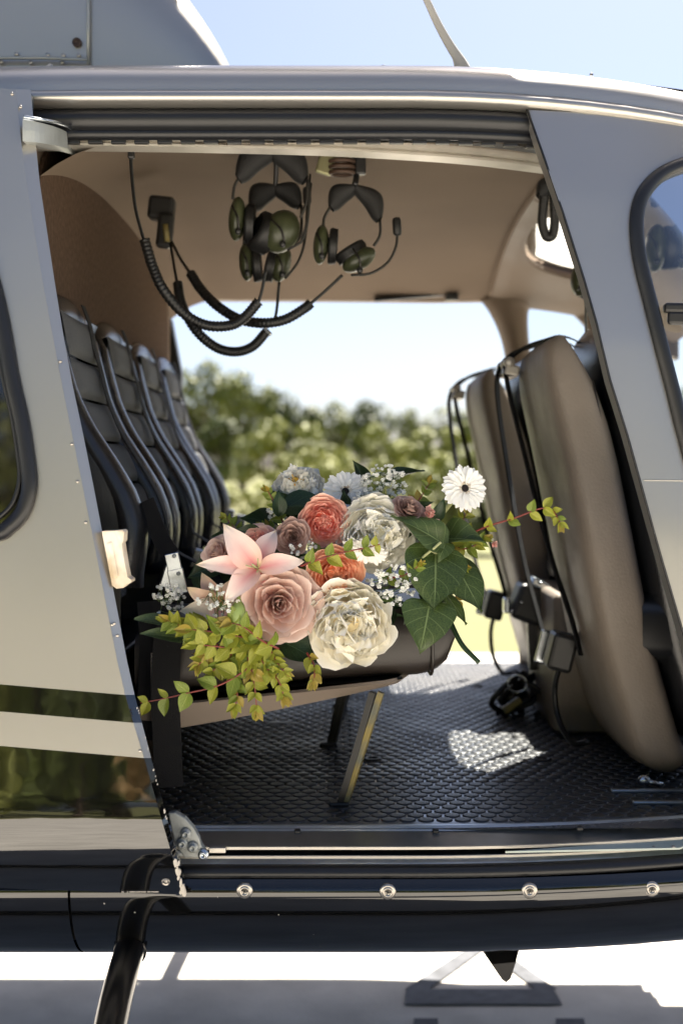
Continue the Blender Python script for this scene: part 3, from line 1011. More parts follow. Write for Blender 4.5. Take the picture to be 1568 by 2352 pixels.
b.obj('studs', stud_m, cf)['kind'] = 'stuff'
# seat-rail holes and tie-down fittings in the floor
for dx, dy, sx in ((1094, 1574, .03), (855, 1742, .035), (1245, 1743, .035), (1190, 1690, .03)):
    Y = F * (CAMZ - FLOOR - .003) / (dy - 1073)
    MB().lathe([(sx * .55, 0), (sx * .5, .004), (sx * .3, .004), (sx * .28, .001)], ((dx - 784) / F * Y, Y, FLOOR + .0005), None, 16).obj('floor_fitting', plastic_b, cf)
b = MB()
for x0, x1, yy in ((.50, .80, 2.20), (.48, .80, 2.28)):
    MB().box(((x0 + x1) / 2, yy, FLOOR + .004), (x1 - x0, .012, .006), None, .002).obj('seat_rail', alu, cf, False)
b = MB()
b.ico(at(1478, 1803, 2.31) + Vector((0, 0, .008)), .012, 2, (1, .7, .9))
b.tube([at(1478, 1803, 2.31) + Vector((0, 0, .008)), at(1520, 1810, 2.31) + Vector((0, 0, .006))], .005, 8)
b.obj('rail_lock', steel, cf)

def zceil(x, y):
    t = (y - 2.955) / .825
    z = 1.925 - (.085 if t < 0 else .125) * abs(t) ** 2.6
    if x < -.36:
        z -= .055 * ((-.36 - x) / .14) ** 2
    return z
MB().grid(30, 40, lambda u, v: (lerp(-.505, .44, u), lerp(2.125, 3.79, v), zceil(lerp(-.505, .44, u), lerp(2.125, 3.79, v)))).obj('headliner', liner, heli)
# forward headliner with its overhead windows
def zfront(x, y):
    q = max(0, x - .44)
    return zceil(.4, y) - .012 * min(1, q / .03) - .05 * q - .28 * q * q
def fp(x, y):
    return (x, y, zfront(x, y))
for yo, yi in (((2.3, 2.955), None), ((2.955, 3.79), None)):
    out = [(.4405, yo[0]), (.4405, yo[1]), (1.0, yo[1]), (1.0, yo[0])]
    if yo[0] > 2.9:
        win = [(.49, 3.10), (.475, 3.22), (.482, 3.40), (.52, 3.52), (.62, 3.58), (.72, 3.56), (.76, 3.4), (.74, 3.2), (.66, 3.08), (.56, 3.05)]
    else:
        win = [(.49, 2.83), (.475, 2.7), (.482, 2.52), (.52, 2.42), (.70, 2.38), (.86, 2.42), (.88, 2.6), (.84, 2.83), (.70, 2.9), (.56, 2.9)]
    win = [(q.x, q.y) for q in spl([(x, y, 0) for x, y in win + win[:1]], 50)]
    c_ = (.61, 3.3 if yo[0] > 2.9 else 2.64)
    if yo[0] < 2.9:
        MB().grid(12, 12, lambda u, v: fp(lerp(.4405, 1.0, u), lerp(yo[0], yo[1], v))).obj('forward_headliner', trim, heli, solid=.012, soff=0)
        continue
    o = ring(out, win, c_, 96, 6, fp).obj('forward_headliner', trim, heli, solid=.012, soff=0)
    MB().tube([Vector(fp(x, y)) for x, y in win], .006, 8, cap=False).obj('overhead_window_trim', trim, o)
    MB().grid(len(win), 3, lambda u, v: Vector(fp(lerp(c_[0], win[round(u * (len(win) - 1))][0], v), lerp(c_[1], win[round(u * (len(win) - 1))][1], v))) + Vector((0, 0, .012))).obj('overhead_window', glass, o)
# the roof skin is cut away above the overhead windows
bmr = bmesh.new(); bmr.from_mesh(roof.data)
kill = [f for f in bmr.faces if .44 < f.calc_center_median().x < .8 and 3.0 < f.calc_center_median().y < 3.6]
bmesh.ops.delete(bmr, geom=kill, context='FACES')
bmr.to_mesh(roof.data); bmr.free()
fo = bpy.data.objects['roof_fairing']
bmr = bmesh.new(); bmr.from_mesh(fo.data)
kill = [f for f in bmr.faces if .44 < f.calc_center_median().x < .8 and 3.0 < f.calc_center_median().y < 3.6]
bmesh.ops.delete(bmr, geom=kill, context='FACES')
bmr.to_mesh(fo.data); bmr.free()
MB().tube([Vector((.437, y_ / 100, zceil(.4, y_ / 100) - .003)) for y_ in range(216, 380, 4)], .006, 8).obj('ceiling_rib', liner, heli)
# rear bulkhead: tan frame with a carpet panel, rounded at the top corners
MB().grid(2, 2, lambda u, v: (-.508, lerp(2.06, 3.80, u), lerp(FLOOR, 1.89, v))).obj('rear_bulkhead', liner, heli)
def rrect(y0, y1, z0, z1, r_):
    pts = [(y0, z0), (y1, z0)]
    for cy, cz, a0 in ((y1 - r_, z1 - r_, 0), (y0 + r_, z1 - r_, 90)):
        for k in range(9):
            a = R(a0 + k * 90 / 8)
            pts.append((cy + math.cos(a) * r_, cz + math.sin(a) * r_))
    return pts
MB().prism([(-.500, y_, z_) for y_, z_ in rrect(2.10, 3.70, .73, 1.878, .20)], (-.006, 0, 0)).obj('carpet_panel', carpet, heli, False)
MB().grid(2, 2, lambda u, v: (-.37, lerp(2.07, 3.79, u), lerp(FLOOR, .98, v))).obj('seat_kick_panel', carpet, heli)
MB().box((-.44, 2.925, .96), (.14, 1.72, .05), None, .01).obj('seat_support', plastic_b, heli)
# far side: jamb, header, pillars, front door
YF = 3.80
def poly(pts, name, m, th=.05, y=YF):
    return MB().prism([(x, y, z) for x, z in pts], (0, th, 0)).obj(name, m, heli, False)
poly([(-.53, .70), (-.505, .70), (-.475, 1.58), (-.505, 1.74), (-.53, 1.76)], 'far_door_jamb', plastic_b)
def A(dx, dy, y=YF):
    p = at(dx, dy, y)
    return (p.x, p.z)
poly([(-.6, 1.93), (-.6, 1.80), A(390, 688), A(700, 689), A(1000, 692), A(1120, 690), A(1140, 690), A(1200, 694), A(1300, 709), A(1350, 732), (1.0, 1.62), (1.0, 1.92)], 'far_door_header', trim)
MB().box(at(1037, 682, 3.76), (.038, .03, .022), None, .004).obj('header_latch', plastic_b, heli, False)
MB().tube([at(860, 688, 3.77), at(950, 680, 3.77), at(1040, 672, 3.77)], .012, 8, flat=.7).obj('header_seal', rubber, heli)
def pil(u, v):
    L = spl([at(1112, 684, YF), at(1130, 705, YF), at(1152, 745, YF), at(1170, 800, YF), at(1180, 880, YF), at(1190, 1000, YF), at(1200, 1200, YF), at(1205, 1560, YF)], 30)[round(v * 29)]
    Rr = spl([at(1235, 680, YF), at(1203, 703, YF), at(1196, 730, YF), at(1200, 800, YF), at(1215, 880, YF), at(1230, 1000, YF), at(1245, 1200, YF), at(1260, 1560, YF)], 30)[round(v * 29)]
    p = L.lerp(Rr, u)
    p.y -= .035 * math.sin(PI * u) ** .6
    return p
MB().grid(12, 30, pil).obj('far_pillar', trim, heli, solid=.04, soff=0)
MB().tube(spl([at(1315, 700, YF), at(1350, 735, YF), at(1378, 775, YF), at(1410, 860, YF), at(1450, 1000, YF)], 16), .022, 10).obj('far_windscreen_post', trim, heli)
poly([A(1210, 1120), A(1600, 1060), (1.0, .70), (.55, .70)], 'far_front_door_panel', trim)
MB().grid(2, 2, lambda u, v: (lerp(.54, 1.0, u), YF + .03, lerp(1.2, 1.82, v))).obj('far_front_window', glass, heli)

# ------------------------------------------------------------------ rear seats (four abreast)
XB = [(1.12, -.330), (1.16, -.322), (1.20, -.320), (1.25, -.336), (1.30, -.366), (1.36, -.405), (1.42, -.432), (1.50, -.452), (1.57, -.466), (1.62, -.48)]
def xb(z): return smooth(XB, z)
SEATW = .415
def build_rear_seat(name, y0):
    s_ = empty(name, (0, y0, 0), heli)
    h = SEATW / 2
    # bolster: an inverted U of leather
    path = []
    for k in range(18):
        z = lerp(1.10, 1.53, k / 17)
        path.append(Vector((xb(z) - .03, -h + .045 + .012 * (1 - abs(2 * k / 17 - 1)), z)))
    top = []
    for k in range(1, 12):
        a = PI * k / 12
        top.append(Vector((xb(1.56) - .034, -math.cos(a) * (h - .055), 1.53 + math.sin(a) * .048)))
    right = [Vector((p.x, -p.y, p.z)) for p in reversed(path)]
    P = path + top + right
    def rad(t):
        q = abs(2 * t - 1)
        return lerp(.030, .047, q ** 1.5)
    MB().tube(P, rad, 14, flat=.62, up=(1, 0, 0)).obj('bolster', leather_b, s_)
    P2 = [p + Vector((.012, 0, 0)) + Vector((0, -.028 if p.y < 0 else .028, 0)) * .9 for p in path]
    MB().tube(P2, .0022, 5).obj('seam', leather_b, s_)
    # shell behind
    def shell(u, v):
        z = lerp(1.06, 1.585, v)
        q = lerp(-1, 1, u)
        x = xb(z) - .055 - .10 * (abs(q) ** 8) - .02
        return (max(x, -.495), q * (h - .004), z)
    MB().grid(18, 16, shell).obj('seat_shell', leather_b, s_)
    def sidep(u, v):
        z = lerp(1.0, 1.55, v)
        return (lerp(xb(max(z, 1.12)) - .035, -.495, u), -h + .006 + .012 * (1 - u) , z)
    MB().grid(5, 14, sidep).obj('side_wing', leather_b, s_)
    # quilted insert panels between seams
    zs = [1.13, 1.20, 1.272, 1.345, 1.418, 1.49, 1.57]
    for a, c in zip(zs, zs[1:]):
        def panel(u, v, a=a, c=c):
            q = lerp(-1, 1, u)
            z = lerp(a + .0025, c - .0025, v)
            bulge = .011 * (1 - abs(2 * v - 1) ** 5) * (1 - abs(q) ** 6)
            return (xb(z) - interp([(1.13, .050), (1.25, .042), (1.36, .022), (1.5, .014)], z) + bulge + .004 * q * q, q * .135, z)
        MB().grid(12, 10, panel).obj('insert_panel', fabric, s_, uv=True)
    # shoulder strap and lap strap with buckle
    pts = [Vector((xb(z) - .012 + (.014 if z < 1.5 else .01), .075 - .05 * (1.56 - z) / .44, z)) for z in [1.56 - .04 * k for k in range(11)]]
    pts = [Vector((-.48, .075, 1.60))] + pts + [Vector((-.25, .03, 1.12))]
    MB().ribbon(spl(pts, 26), (0, 1, 0), .036, .002).obj('shoulder_strap', webbing, s_, False)
    MB().ribbon(spl([(-.30, -.16, 1.10), (-.26, -.14, 1.09), (-.20, -.08, 1.085), (-.14, 0, 1.08)], 12), (0, .3, 1), .042, .002).obj('lap_strap', webbing, s_, False)
    MB().box((-.285, -.165, 1.115), (.03, .012, .04), Matrix.Rotation(.3, 3, 'Y'), .003).obj('belt_buckle', steel, s_, False)
    # cushion and pan
    slope = .105
    def zt(x): return 1.045 + slope * (x + .30) * .5
    def cush(u, v):
        # superellipse cross-section in y/z, lofted along x with a rounded front
        q = u
        x = lerp(-.34, .192, q)
        e = 1.0
        if q > .86:
            t = (q - .86) / .14
            e = math.sqrt(max(0.0, 1 - t ** 2.4))
        a = 2 * PI * v
        c, s2 = math.cos(a), math.sin(a)
        hh = .062
        zc_ = 1.3 - 0.5 * 0 - .001
        zc_ = lerp(.978, 1.014, q)
        return (x, (h - .008) * math.copysign(abs(c) ** .35, c) * lerp(.9, 1, e), zc_ + hh * math.copysign(abs(s2) ** .55, s2) * max(.05, e ** .8) + .012 * (1 - e))
    MB().grid(34, 36, cush).obj('cushion', leather_br, s_)
    loop = []
    for k in range(37):
        a = 2 * PI * k / 36
        c, s2 = math.cos(a), math.sin(a)
        loop.append(Vector((.150, (h - .006) * math.copysign(abs(c) ** .35, c), 1.011 + .063 * math.copysign(abs(s2) ** .55, s2))))
    MB().tube(loop, .0028, 6, cap=False).obj('piping', leather_br, s_)
    def pan(u, v):
        q = u
        x = lerp(-.36, .112, q)
        top_ = lerp(.920, .955, q)
        bot = lerp(.852, .950, q ** 1.25)
        t = lerp(-1, 1, v)
        y_ = t * (h + .008)
        e = 1 - abs(t) ** 6 * .25
        if q > .93: y_ *= 1 - .3 * ((q - .93) / .07) ** 2
        return (x, y_, lerp(top_, bot, 1 - (1 - abs(math.sin(PI * .5 * (1 + t)))) ** 1) if False else lerp(top_, bot, e if abs(t) < .93 else (1 - (abs(t) - .93) / .07 * .8)))
    MB().grid(24, 24, pan).obj('seat_pan', pan_m, s_, solid=.006, soff=0)
    MB().grid(12, 2, lambda u, v: (lerp(-.36, .10, u), lerp(-h, h, v), lerp(.921, .953, u))).obj('pan_top', plastic_b, s_)
    return s_
ys = [2.305, 2.735, 3.165, 3.585]
seats = [build_rear_seat('rear_seat', ys[0])]
for y0 in ys[1:]:
    c = seats[0].copy(); COL.objects.link(c)
    c.parent = heli; c.matrix_parent_inverse = seats[0].matrix_parent_inverse.copy()
    c.location = (0, y0, 0)
    for ch in list(seats[0].children):
        d = ch.copy(); COL.objects.link(d); d.parent = c
    seats.append(c)
# seat legs
def leg(foot, topp, parent, m, name='seat_leg'):
    f_, t_ = Vector(foot), Vector(topp)
    o = MB().ribbon([f_, f_.lerp(t_, .5), t_], (1, -.25, 0), .010, .014).obj(name, m, parent, False)
    MB().ribbon([f_ + Vector((-.008, .001, 0)), f_.lerp(t_, .5) + Vector((-.010, .001, 0)), t_ + Vector((-.014, .001, 0))], (1, -.25, 0), .011, .016).obj('leg_web', plastic_b, o, False)
    MB().box(f_ + Vector((-.01, 0, .004)), (.035, .03, .008), None, .003).obj('leg_foot', plastic_b, o, False)
    return o
leg((.006, 2.195, FLOOR), (.068, 2.19, .915), heli, worn_leg)
leg((-.017, 2.67, FLOOR), (.03, 2.67, .92), heli, plastic_b)
leg((.006, 3.10, FLOOR), (.068, 3.10, .915), heli, plastic_b)
leg((-.017, 3.6, FLOOR), (.03, 3.6, .92), heli, plastic_b)
# loose belt, label and buckle by the near seat
s0 = seats[0]
def sub(mb, name, m, sm=False):
    o = mb.obj(name, m, None, sm)
    o.parent = heli
    o.matrix_parent_inverse = Matrix.Translation(-heli.location)
    return o
hang = sub(MB().ribbon(spl([at(392, 1440, 2.085), at(384, 1490, 2.08), at(380, 1600, 2.075), at(384, 1700, 2.075), at(388, 1808, 2.075)], 20), (1, .1, 0), .046, .003), 'hanging_belt', webbing)
tagm = mat('cream_label_cloth', (.62, .54, .47), .8, var=.06, vscale=60)
lblp = [at(347, 1500, 2.092), at(378, 1500, 2.092), at(368, 1592, 2.092), at(347, 1592, 2.092)]
belt2 = sub(MB().ribbon(spl([at(350, 1380, 2.12), at(356, 1480, 2.105), at(352, 1600, 2.10), at(350, 1700, 2.10)], 14), (1, .1, 0), .05, .003), 'side_belt', webbing)
lab = MB().prism(lblp, (0, .002, 0)).obj('belt_label', tagm, belt2, False)
st = MB()
for k in range(17):
    p = at(348.5 + (k % 2) * 2.6, 1502 + k * 5.3, 2.0905); q = at(348.5 + ((k + 1) % 2) * 2.6, 1502 + (k + 1) * 5.3, 2.0905)
    st.tube([p, q], .0004, 4)
for k in range(10):
    p = at(349 + k * 3, 1501.5 + (k % 2) * 2, 2.0905); q = at(349 + (k + 1) * 3, 1501.5 + ((k + 1) % 2) * 2, 2.0905)
    st.tube([p, q], .0004, 4)
st.obj('stitching', plastic_b, lab)
def text(body, p, size, m, parent, ang, nm='lettering'):
    cu = bpy.data.curves.new(nm, 'FONT')
    cu.body = body
    cu.size = size
    cu.extrude = .0002
    cu.materials.append(m)
    tmp = bpy.data.objects.new('tmp', cu)
    me = bpy.data.meshes.new_from_object(tmp)
    bpy.data.objects.remove(tmp)
    o = bpy.data.objects.new(nm, me)
    o.location = p
    o.rotation_euler = (R(90), R(ang), 0)
    COL.objects.link(o)
    o.parent = parent
    return o
text('ADJUSMENT AVAILA', at(353, 1507, 2.0898), .0092, plastic_b, lab, 90)
text('OIO', at(364.5, 1533, 2.0898), .0085, mat('grey_ink', (.25, .24, .24), .8), lab, 90)
st = MB()
zz = [at(369, 1512, 2.0895), at(373, 1506, 2.0895), at(371.5, 1516, 2.0895), at(376, 1512, 2.0895)]
st.tube(zz, .0006, 5)
st.obj('red_mark', mat('red_ink', (.45, .03, .03), .7), lab)
for (dx, dy, hgt) in ((398, 1287, 40), (408, 1332, 58)):
    bk = sub(MB().box(at(dx, dy + 3, 2.13), (.024 if hgt < 50 else .027, .004, hgt / F * 2.13), Matrix.Rotation(-.22, 3, 'Y'), .0015), 'belt_tongue', steel)
    MB().lathe([(.0035, 0), (.0035, .0015), (.002, .002)], at(dx + 2, dy - hgt * .25, 2.127), ro, 10).obj('tongue_rivet', grey_cast, bk)
sub(MB().ribbon(spl([at(395, 1275, 2.135), at(380, 1255, 2.14), at(360, 1215, 2.15), at(335, 1150, 2.16)], 10), (.6, 0, .8), .03, .003), 'tongue_strap', webbing)
sub(MB().box(at(528, 1190, 3.3), (.02, .03, .045), Matrix.Rotation(.2, 3, 'Y'), .004), 'far_buckle', steel)
sub(MB().box(at(552, 1198, 3.35), (.028, .03, .035), Matrix.Rotation(.2, 3, 'Y'), .004), 'far_buckle', steel)
sub(MB().lathe([(.007, 0), (.007, .004), (.004, .006)], at(383, 1508, 2.085) + Vector((0, 0, .015)), ro, 12), 'belt_snap', steel)
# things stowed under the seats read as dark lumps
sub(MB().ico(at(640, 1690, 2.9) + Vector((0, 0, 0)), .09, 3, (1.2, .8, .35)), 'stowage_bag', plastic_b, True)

# ------------------------------------------------------------------ front seats
def build_front_seat(y0):
    s_ = empty('front_seat', (0, y0, 0), heli)
    hw = .215
    def cl(z): return interp([(.70, .615), (.80, .575), (.96, .530), (1.16, .492), (1.32, .460), (1.45, .432), (1.54, .412), (1.60, .41)], z)
    def body(u, v):
        z = lerp(.735, 1.545, v)
        a = 2 * PI * u
        c, q = math.cos(a), math.sin(a)
        e = 1.0
        if v > .86:
            t = (v - .86) / .14
            e = math.sqrt(max(0, 1 - t * t * .98))
        if v < .05:
            e = math.sqrt(max(.0, 1 - ((.05 - v) / .05) ** 2 * .9))
        th = .056 * (e ** .7)
        if c > 0: th *= interp([(1.30, 1), (1.38, .93), (1.45, .74), (1.50, .50), (1.53, .30), (1.545, .2)], z)
        return (cl(z) + th * math.copysign(abs(c) ** .5, c), (hw * lerp(.78, 1, e)) * math.copysign(abs(q) ** .36, q), z)
    MB().grid(44, 46, body, wrap=True).obj('backrest_shell', leather_t, s_)
    for k in (-1, 1):
        pts = [Vector((cl(z) + .030, k * hw * .966, z)) for z in [.80 + .06 * i for i in range(12)]]
        MB().tube(pts, .0018, 5).obj('seam', leather_br, s_)
    def front(u, v):
        z = lerp(.80, 1.585, v)
        a = 2 * PI * u
        c, q = math.cos(a), math.sin(a)
        e = 1.0
        if v > .85: e = math.sqrt(max(0, 1 - ((v - .85) / .15) ** 2 * .98))
        return (cl(min(z, 1.5)) + .098 + .045 * math.copysign(abs(c) ** .7, c) * e, (hw + .005) * lerp(.8, 1, e) * math.copysign(abs(q) ** .45, q), z)
    MB().grid(36, 36, front, wrap=True).obj('backrest_cushion', leather_b, s_)
    def sc_(u, v):
        a = 2 * PI * v
        c, q = math.cos(a), math.sin(a)
        x = lerp(.55, 1.0, u)
        return (x, hw * math.copysign(abs(c) ** .4, c), 1.0 + .07 * math.copysign(abs(q) ** .5, q))
    MB().grid(10, 24, sc_).obj('seat_cushion', leather_b, s_)
    # top strap guide: pale bracket with rollers
    MB().box((.352, .14, 1.50), (.03, .12, .022), Matrix.Rotation(.2, 3, 'Y'), .004).obj('strap_guide', mat('pale_bracket', (.42, .39, .34), .4, .5), s_, False)
    for k in (.085, .14, .195):
        MB().tube([(.345, k - .012, 1.516), (.345, k + .012, 1.516)], .011, 12).obj('guide_roller', cream, s_)
    pts = [(.55, .11, 1.50), (.50, .11, 1.555), (.46, .11, 1.572), (.43, .11, 1.566), (.38, .11, 1.548), (.345, .11, 1.518), (.345, .105, 1.47), (.372, .09, 1.35), (.40, .06, 1.22), (.43, .04, 1.10), (.455, -.02, 1.0), (.47, -.04, .93)]
    MB().ribbon(spl(pts, 34), (.35, .9, 0), .032, .003).obj('strap', webbing, s_, False)
    pts = [(.55, .18, 1.50), (.50, .18, 1.555), (.46, .18, 1.57), (.42, .18, 1.56), (.37, .18, 1.545), (.338, .18, 1.51), (.333, .18, 1.45), (.355, .185, 1.30), (.392, .20, 1.1), (.43, .19, .95)]
    MB().ribbon(spl(pts, 30), (.35, .9, 0), .032, .003).obj('strap', webbing, s_, False)
    MB().box((.44, .02, .93), (.05, .07, .075), Matrix.Rotation(.25, 3, 'Y'), .008).obj('belt_reel', plastic_b, s_, False)
    MB().box((.42, .075, .93), (.035, .012, .07), Matrix.Rotation(.25, 3, 'Y'), .004).obj('reel_plate', steel, s_, False)
    MB().tube(spl([(.44, .03, .90), (.435, .06, .85), (.44, .05, .79), (.46, 0, .75), (.49, -.03, .76)], 14), .006, 7).obj('reel_cable', plastic_b, s_)
    return s_
fseat = build_front_seat(2.555)
c = fseat.copy(); COL.objects.link(c); c.parent = heli
c.matrix_parent_inverse = fseat.matrix_parent_inverse.copy(); c.location = (-.03, 3.42, 0)
for ch in list(fseat.children):
    d = ch.copy(); COL.objects.link(d); d.parent = c
ped = sub(MB().box((.63, 2.95, .875), (.345, .38, .30), None, .012), 'seat_pedestal', leather_t, True)
sub(MB().box((.66, 3.02, 1.12), (.30, .30, .22), Matrix.Rotation(.12, 3, 'Y'), .03), 'centre_seat_cushion', leather_b, True)
b = MB()
b.box(at(1212, 1385, 3.0), (.075, .10, .085), Matrix.Rotation(.35, 3, 'Y'), .012)
rl = sub(b, 'inertia_reel', plastic_b)
MB().box(at(1240, 1342, 2.98), (.05, .05, .018), Matrix.Rotation(.5, 3, 'Y'), .004).obj('reel_bracket', steel, rl, False)
MB().box(at(1162, 1390, 3.0), (.014, .04, .035), None, .004).obj('reel_bracket', steel, rl, False)
for k in range(4):
    MB().ico(at(1175 + 22 * k, 1405 - 22 * k, 2.945), .005, 1).obj('reel_screw', steel, rl)
MB().box(at(1225, 1460, 3.02), (.03, .03, .16), Matrix.Rotation(-.05, 3, 'Y'), .004).obj('reel_post', plastic_b, rl, False)
b = MB()
rng = random.Random(4)
for k in range(6):
    p0 = at(1195, 1590, 3.0) + Vector((rng.uniform(-.03, .03), rng.uniform(-.04, .04), 0)); p0.z = FLOOR + .06
    b.tube(spl([p0, p0 + Vector((rng.uniform(-.05, .05), rng.uniform(-.03, .03), .03)), p0 + Vector((rng.uniform(-.07, .07), -.03, -.02)), p0 + Vector((rng.uniform(-.06, .04), rng.uniform(-.05, .02), -.055))], 14), .007, 6)
b.ico((p0.x, p0.y, FLOOR + .035), .03, 2, (1.3, 1, 1))
hr = sub(b, 'harness_bundle', plastic_b, True)
MB().tube([at(1187, 1570, 2.93) + Vector((math.cos(a * PI / 8) * .022, 0, math.sin(a * PI / 8) * .02)) for a in range(17)], .003, 6).obj('harness_ring', steel, hr)
MB().box(at(1175, 1620, 2.93), (.05, .02, .018), Matrix.Rotation(-.6, 3, 'Y'), .005).obj('harness_clip', worn_leg, hr, False)

# ------------------------------------------------------------------ headsets hanging from the ceiling
wire = mat('dark_wire', (.03, .028, .025), .4, .5)
pad_m = mat('black_headband_pad', (.010, .010, .010), .7, bump=.2, bscale=300)
foam = mat('black_ear_seal', (.009, .009, .009), .5)
# the hook plate they hang on belongs to the helicopter
hk = sub(MB().box(at(728, 346, 2.52), (.20, .03, .012), None, .003), 'headset_hook_plate', grey_cast)
MB().box(at(748, 375, 2.50), (.032, .012, .045), Matrix.Rotation(.3, 3, 'Y'), .004).obj('hook_bracket', mat('brass_green', (.30, .29, .16), .4, .6), hk, False)
for k in range(3):
    MB().tube([at(785, 372 + 13 * k, 2.5) + Vector((math.cos(a * PI / 8) * .024, math.sin(a * PI / 8) * .02, 0)) for a in range(17)], .0042, 8).obj('copper_coil', mat('copper', (.07, .04, .026), .5, .3), hk)
MB().box(at(828, 372, 2.5), (.020, .02, .05), None, .003).obj('hook_arm', plastic_b, hk, False)
MB().tube(spl([at(815, 350, 2.5), at(818, 400, 2.5), at(815, 425, 2.48)], 8), .006, 8).obj('hook_arm', plastic_b, hk)
MB().tube(spl([at(632, 346, 2.54), at(634, 390, 2.56), at(632, 434, 2.57)], 8), .005, 8).obj('hook_arm', plastic_b, hk)
MB().tube(spl([at(640, 346, 2.5), at(634, 356, 2.47), at(627, 352, 2.45)], 8), .005, 8).obj('hook_arm', plastic_b, hk)
sk = sub(MB().box(at(372, 480, 2.75), (.055, .05, .05), Matrix.Rotation(.1, 3, 'Y'), .008), 'jack_socket', plastic_b)
MB().box(at(380, 530, 2.72), (.034, .03, .075), Matrix.Rotation(.1, 3, 'Y'), .008).obj('jack_plug', plastic_b, sk, False)
MB().tube([at(380, 515, 2.70), at(384, 555, 2.70)], .006, 8).obj('plug_pin', worn_leg, sk)
MB().box(at(408, 690, 3.7), (.03, .02, .016), None, .004).obj('red_light', mat('red_plastic', (.3, .02, .02), .4), sk, False)
MB().box(at(302, 345, 2.2), (.012, .012, .03), None, .003).obj('cable_clip', plastic_b, sk, False)

def headset(label, Y, pads, cups, wires, boom=None, cables=(), group='aviation headsets hanging in the cabin'):
    root = tag(empty('headset', at(*pads[0][0], Y)), label, 'headset', group)
    for a, c, wd, yo in pads:
        A_, C_ = at(*a, Y + yo), at(*c, Y + yo)
        mid = (A_ + C_) / 2
        d = (C_ - A_)
        nrm = Vector((-d.z, 0, d.x)).normalized()
        if nrm.z < 0: nrm = -nrm
        pts = spl([A_, mid + nrm * d.length * .16, C_], 14)
        wpx = wd / F * Y
        b = MB()
        def fn(u, v, pts=pts, wpx=wpx, nrm=nrm):
            k = round(u * 13)
            ww = wpx * (math.sin(PI * min(1, max(0, .06 + .88 * u))) ** .55)
            a_ = 2 * PI * v
            return pts[k] + nrm * math.sin(a_) * ww / 2 + Vector((0, 1, 0)) * math.cos(a_) * .020
        b.grid(14, 14, fn)
        b.obj('headband_pad', pad_m, root)
    for (cx, cy, w_, h_, tilt, turn, cushx, cushy) in cups:
        s1 = 1 / F * Y
        rot = Matrix.Rotation(R(tilt), 3, 'Y') @ Matrix.Rotation(R(turn), 3, 'Z')
        b = MB()
        b.ico((0, 0, 0), 1.0, 3, (w_ * s1 / 2, h_ * s1 * .40, h_ * s1 / 2))
        vv = []
        for v in b.v:
            q = v.copy()
            vv.append(at(cx, cy, Y) + rot @ q)
        b.v = vv
        cup = b.obj('ear_cup', green_cup, root)
        c_ = at(cushx, cushy, Y + .01)
        b = MB()
        ww = max(20, w_ * .55) * s1
        b.lathe([(h_ * s1 * .30, -ww * .5), (h_ * s1 * .44, -ww * .45), (h_ * s1 * .47, -ww * .1), (h_ * s1 * .44, ww * .3), (h_ * s1 * .46, ww * .45), (h_ * s1 * .30, ww * .55), (h_ * s1 * .2, ww * .4)], c_, rot @ frame((1, 0, 0)), 20)
        b.obj('ear_seal', foam, cup)
        b = MB(); b.lathe([(.006, -.004), (.006, .004), (.004, .006)], at(cx + w_ * .05, cy + h_ * .28, Y - h_ * s1 * .33), ro, 10); b.obj('cup_knob', plastic_b, cup)
        b = MB(); b.tube(spl([at(cx - w_ * .3, cy - h_ * .3, Y - h_ * s1 * .30), at(cx, cy - h_ * .05, Y - h_ * s1 * .43), at(cx + w_ * .1, cy + h_ * .25, Y - h_ * s1 * .36)], 8), .0022, 6); b.obj('yoke', wire, cup)
    for pts, r_ in wires:
        MB().tube(spl([at(x, y, Y - .012) for x, y in pts], 12), r_, 7).obj('wire_fork', wire, root)
    if boom:
        pts = [at(x, y, Y - .02) for x, y in boom]
        bo = MB().tube(spl(pts, 22), .0028, 7).obj('microphone_boom', wire, root)
        e = pts[-1]
        dirv = (pts[-1] - pts[-2]).normalized()
        MB().tube([e - dirv * .035, e - dirv * .03, e - dirv * .005, e], lambda t: .0085 if .2 < t < .9 else .006, 10).obj('microphone', foam, bo)
    for thin, thick in cables:
        if thick:
            P = spl([at(*q) for q in thick], 150)
            b = MB()
            b.tube(P, lambda t: .0100 + .0009 * math.sin(t * 150 * 1.9), 9)
            cb = b.obj('coiled_cable', plastic_b, root)
        for th in thin:
            MB().tube(spl([at(*q) for q in th], 16), .0032, 7).obj('cable', plastic_b, root)
    return root
headset('black headset with olive ear cups, front of the pair left of the hook', 2.45,
        [((548, 412), (628, 348), 62, 0), ((626, 350), (700, 415), 60, 0)],
        [(545, 503, 40, 102, 4, 0, 574, 515), (645, 532, 84, 104, 28, 25, 605, 535)],
        [([(546, 412), (538, 430), (534, 458)], .003), ([(706, 412), (704, 460), (690, 500)], .003), ([(712, 400), (706, 500), (690, 560)], .0022), ([(714, 420), (700, 540), (660, 575)], .0025)],
        None,
        [([[(300, 335, 2.2), (303, 400, 2.25), (312, 480, 2.32), (332, 555, 2.4)], [(592, 698, 2.45), (602, 665, 2.45), (610, 620, 2.45)]],
          [(332, 550, 2.4), (350, 610, 2.4), (375, 665, 2.4), (420, 718, 2.42), (470, 746, 2.43), (525, 748, 2.44), (560, 730, 2.45), (594, 692, 2.45)])])
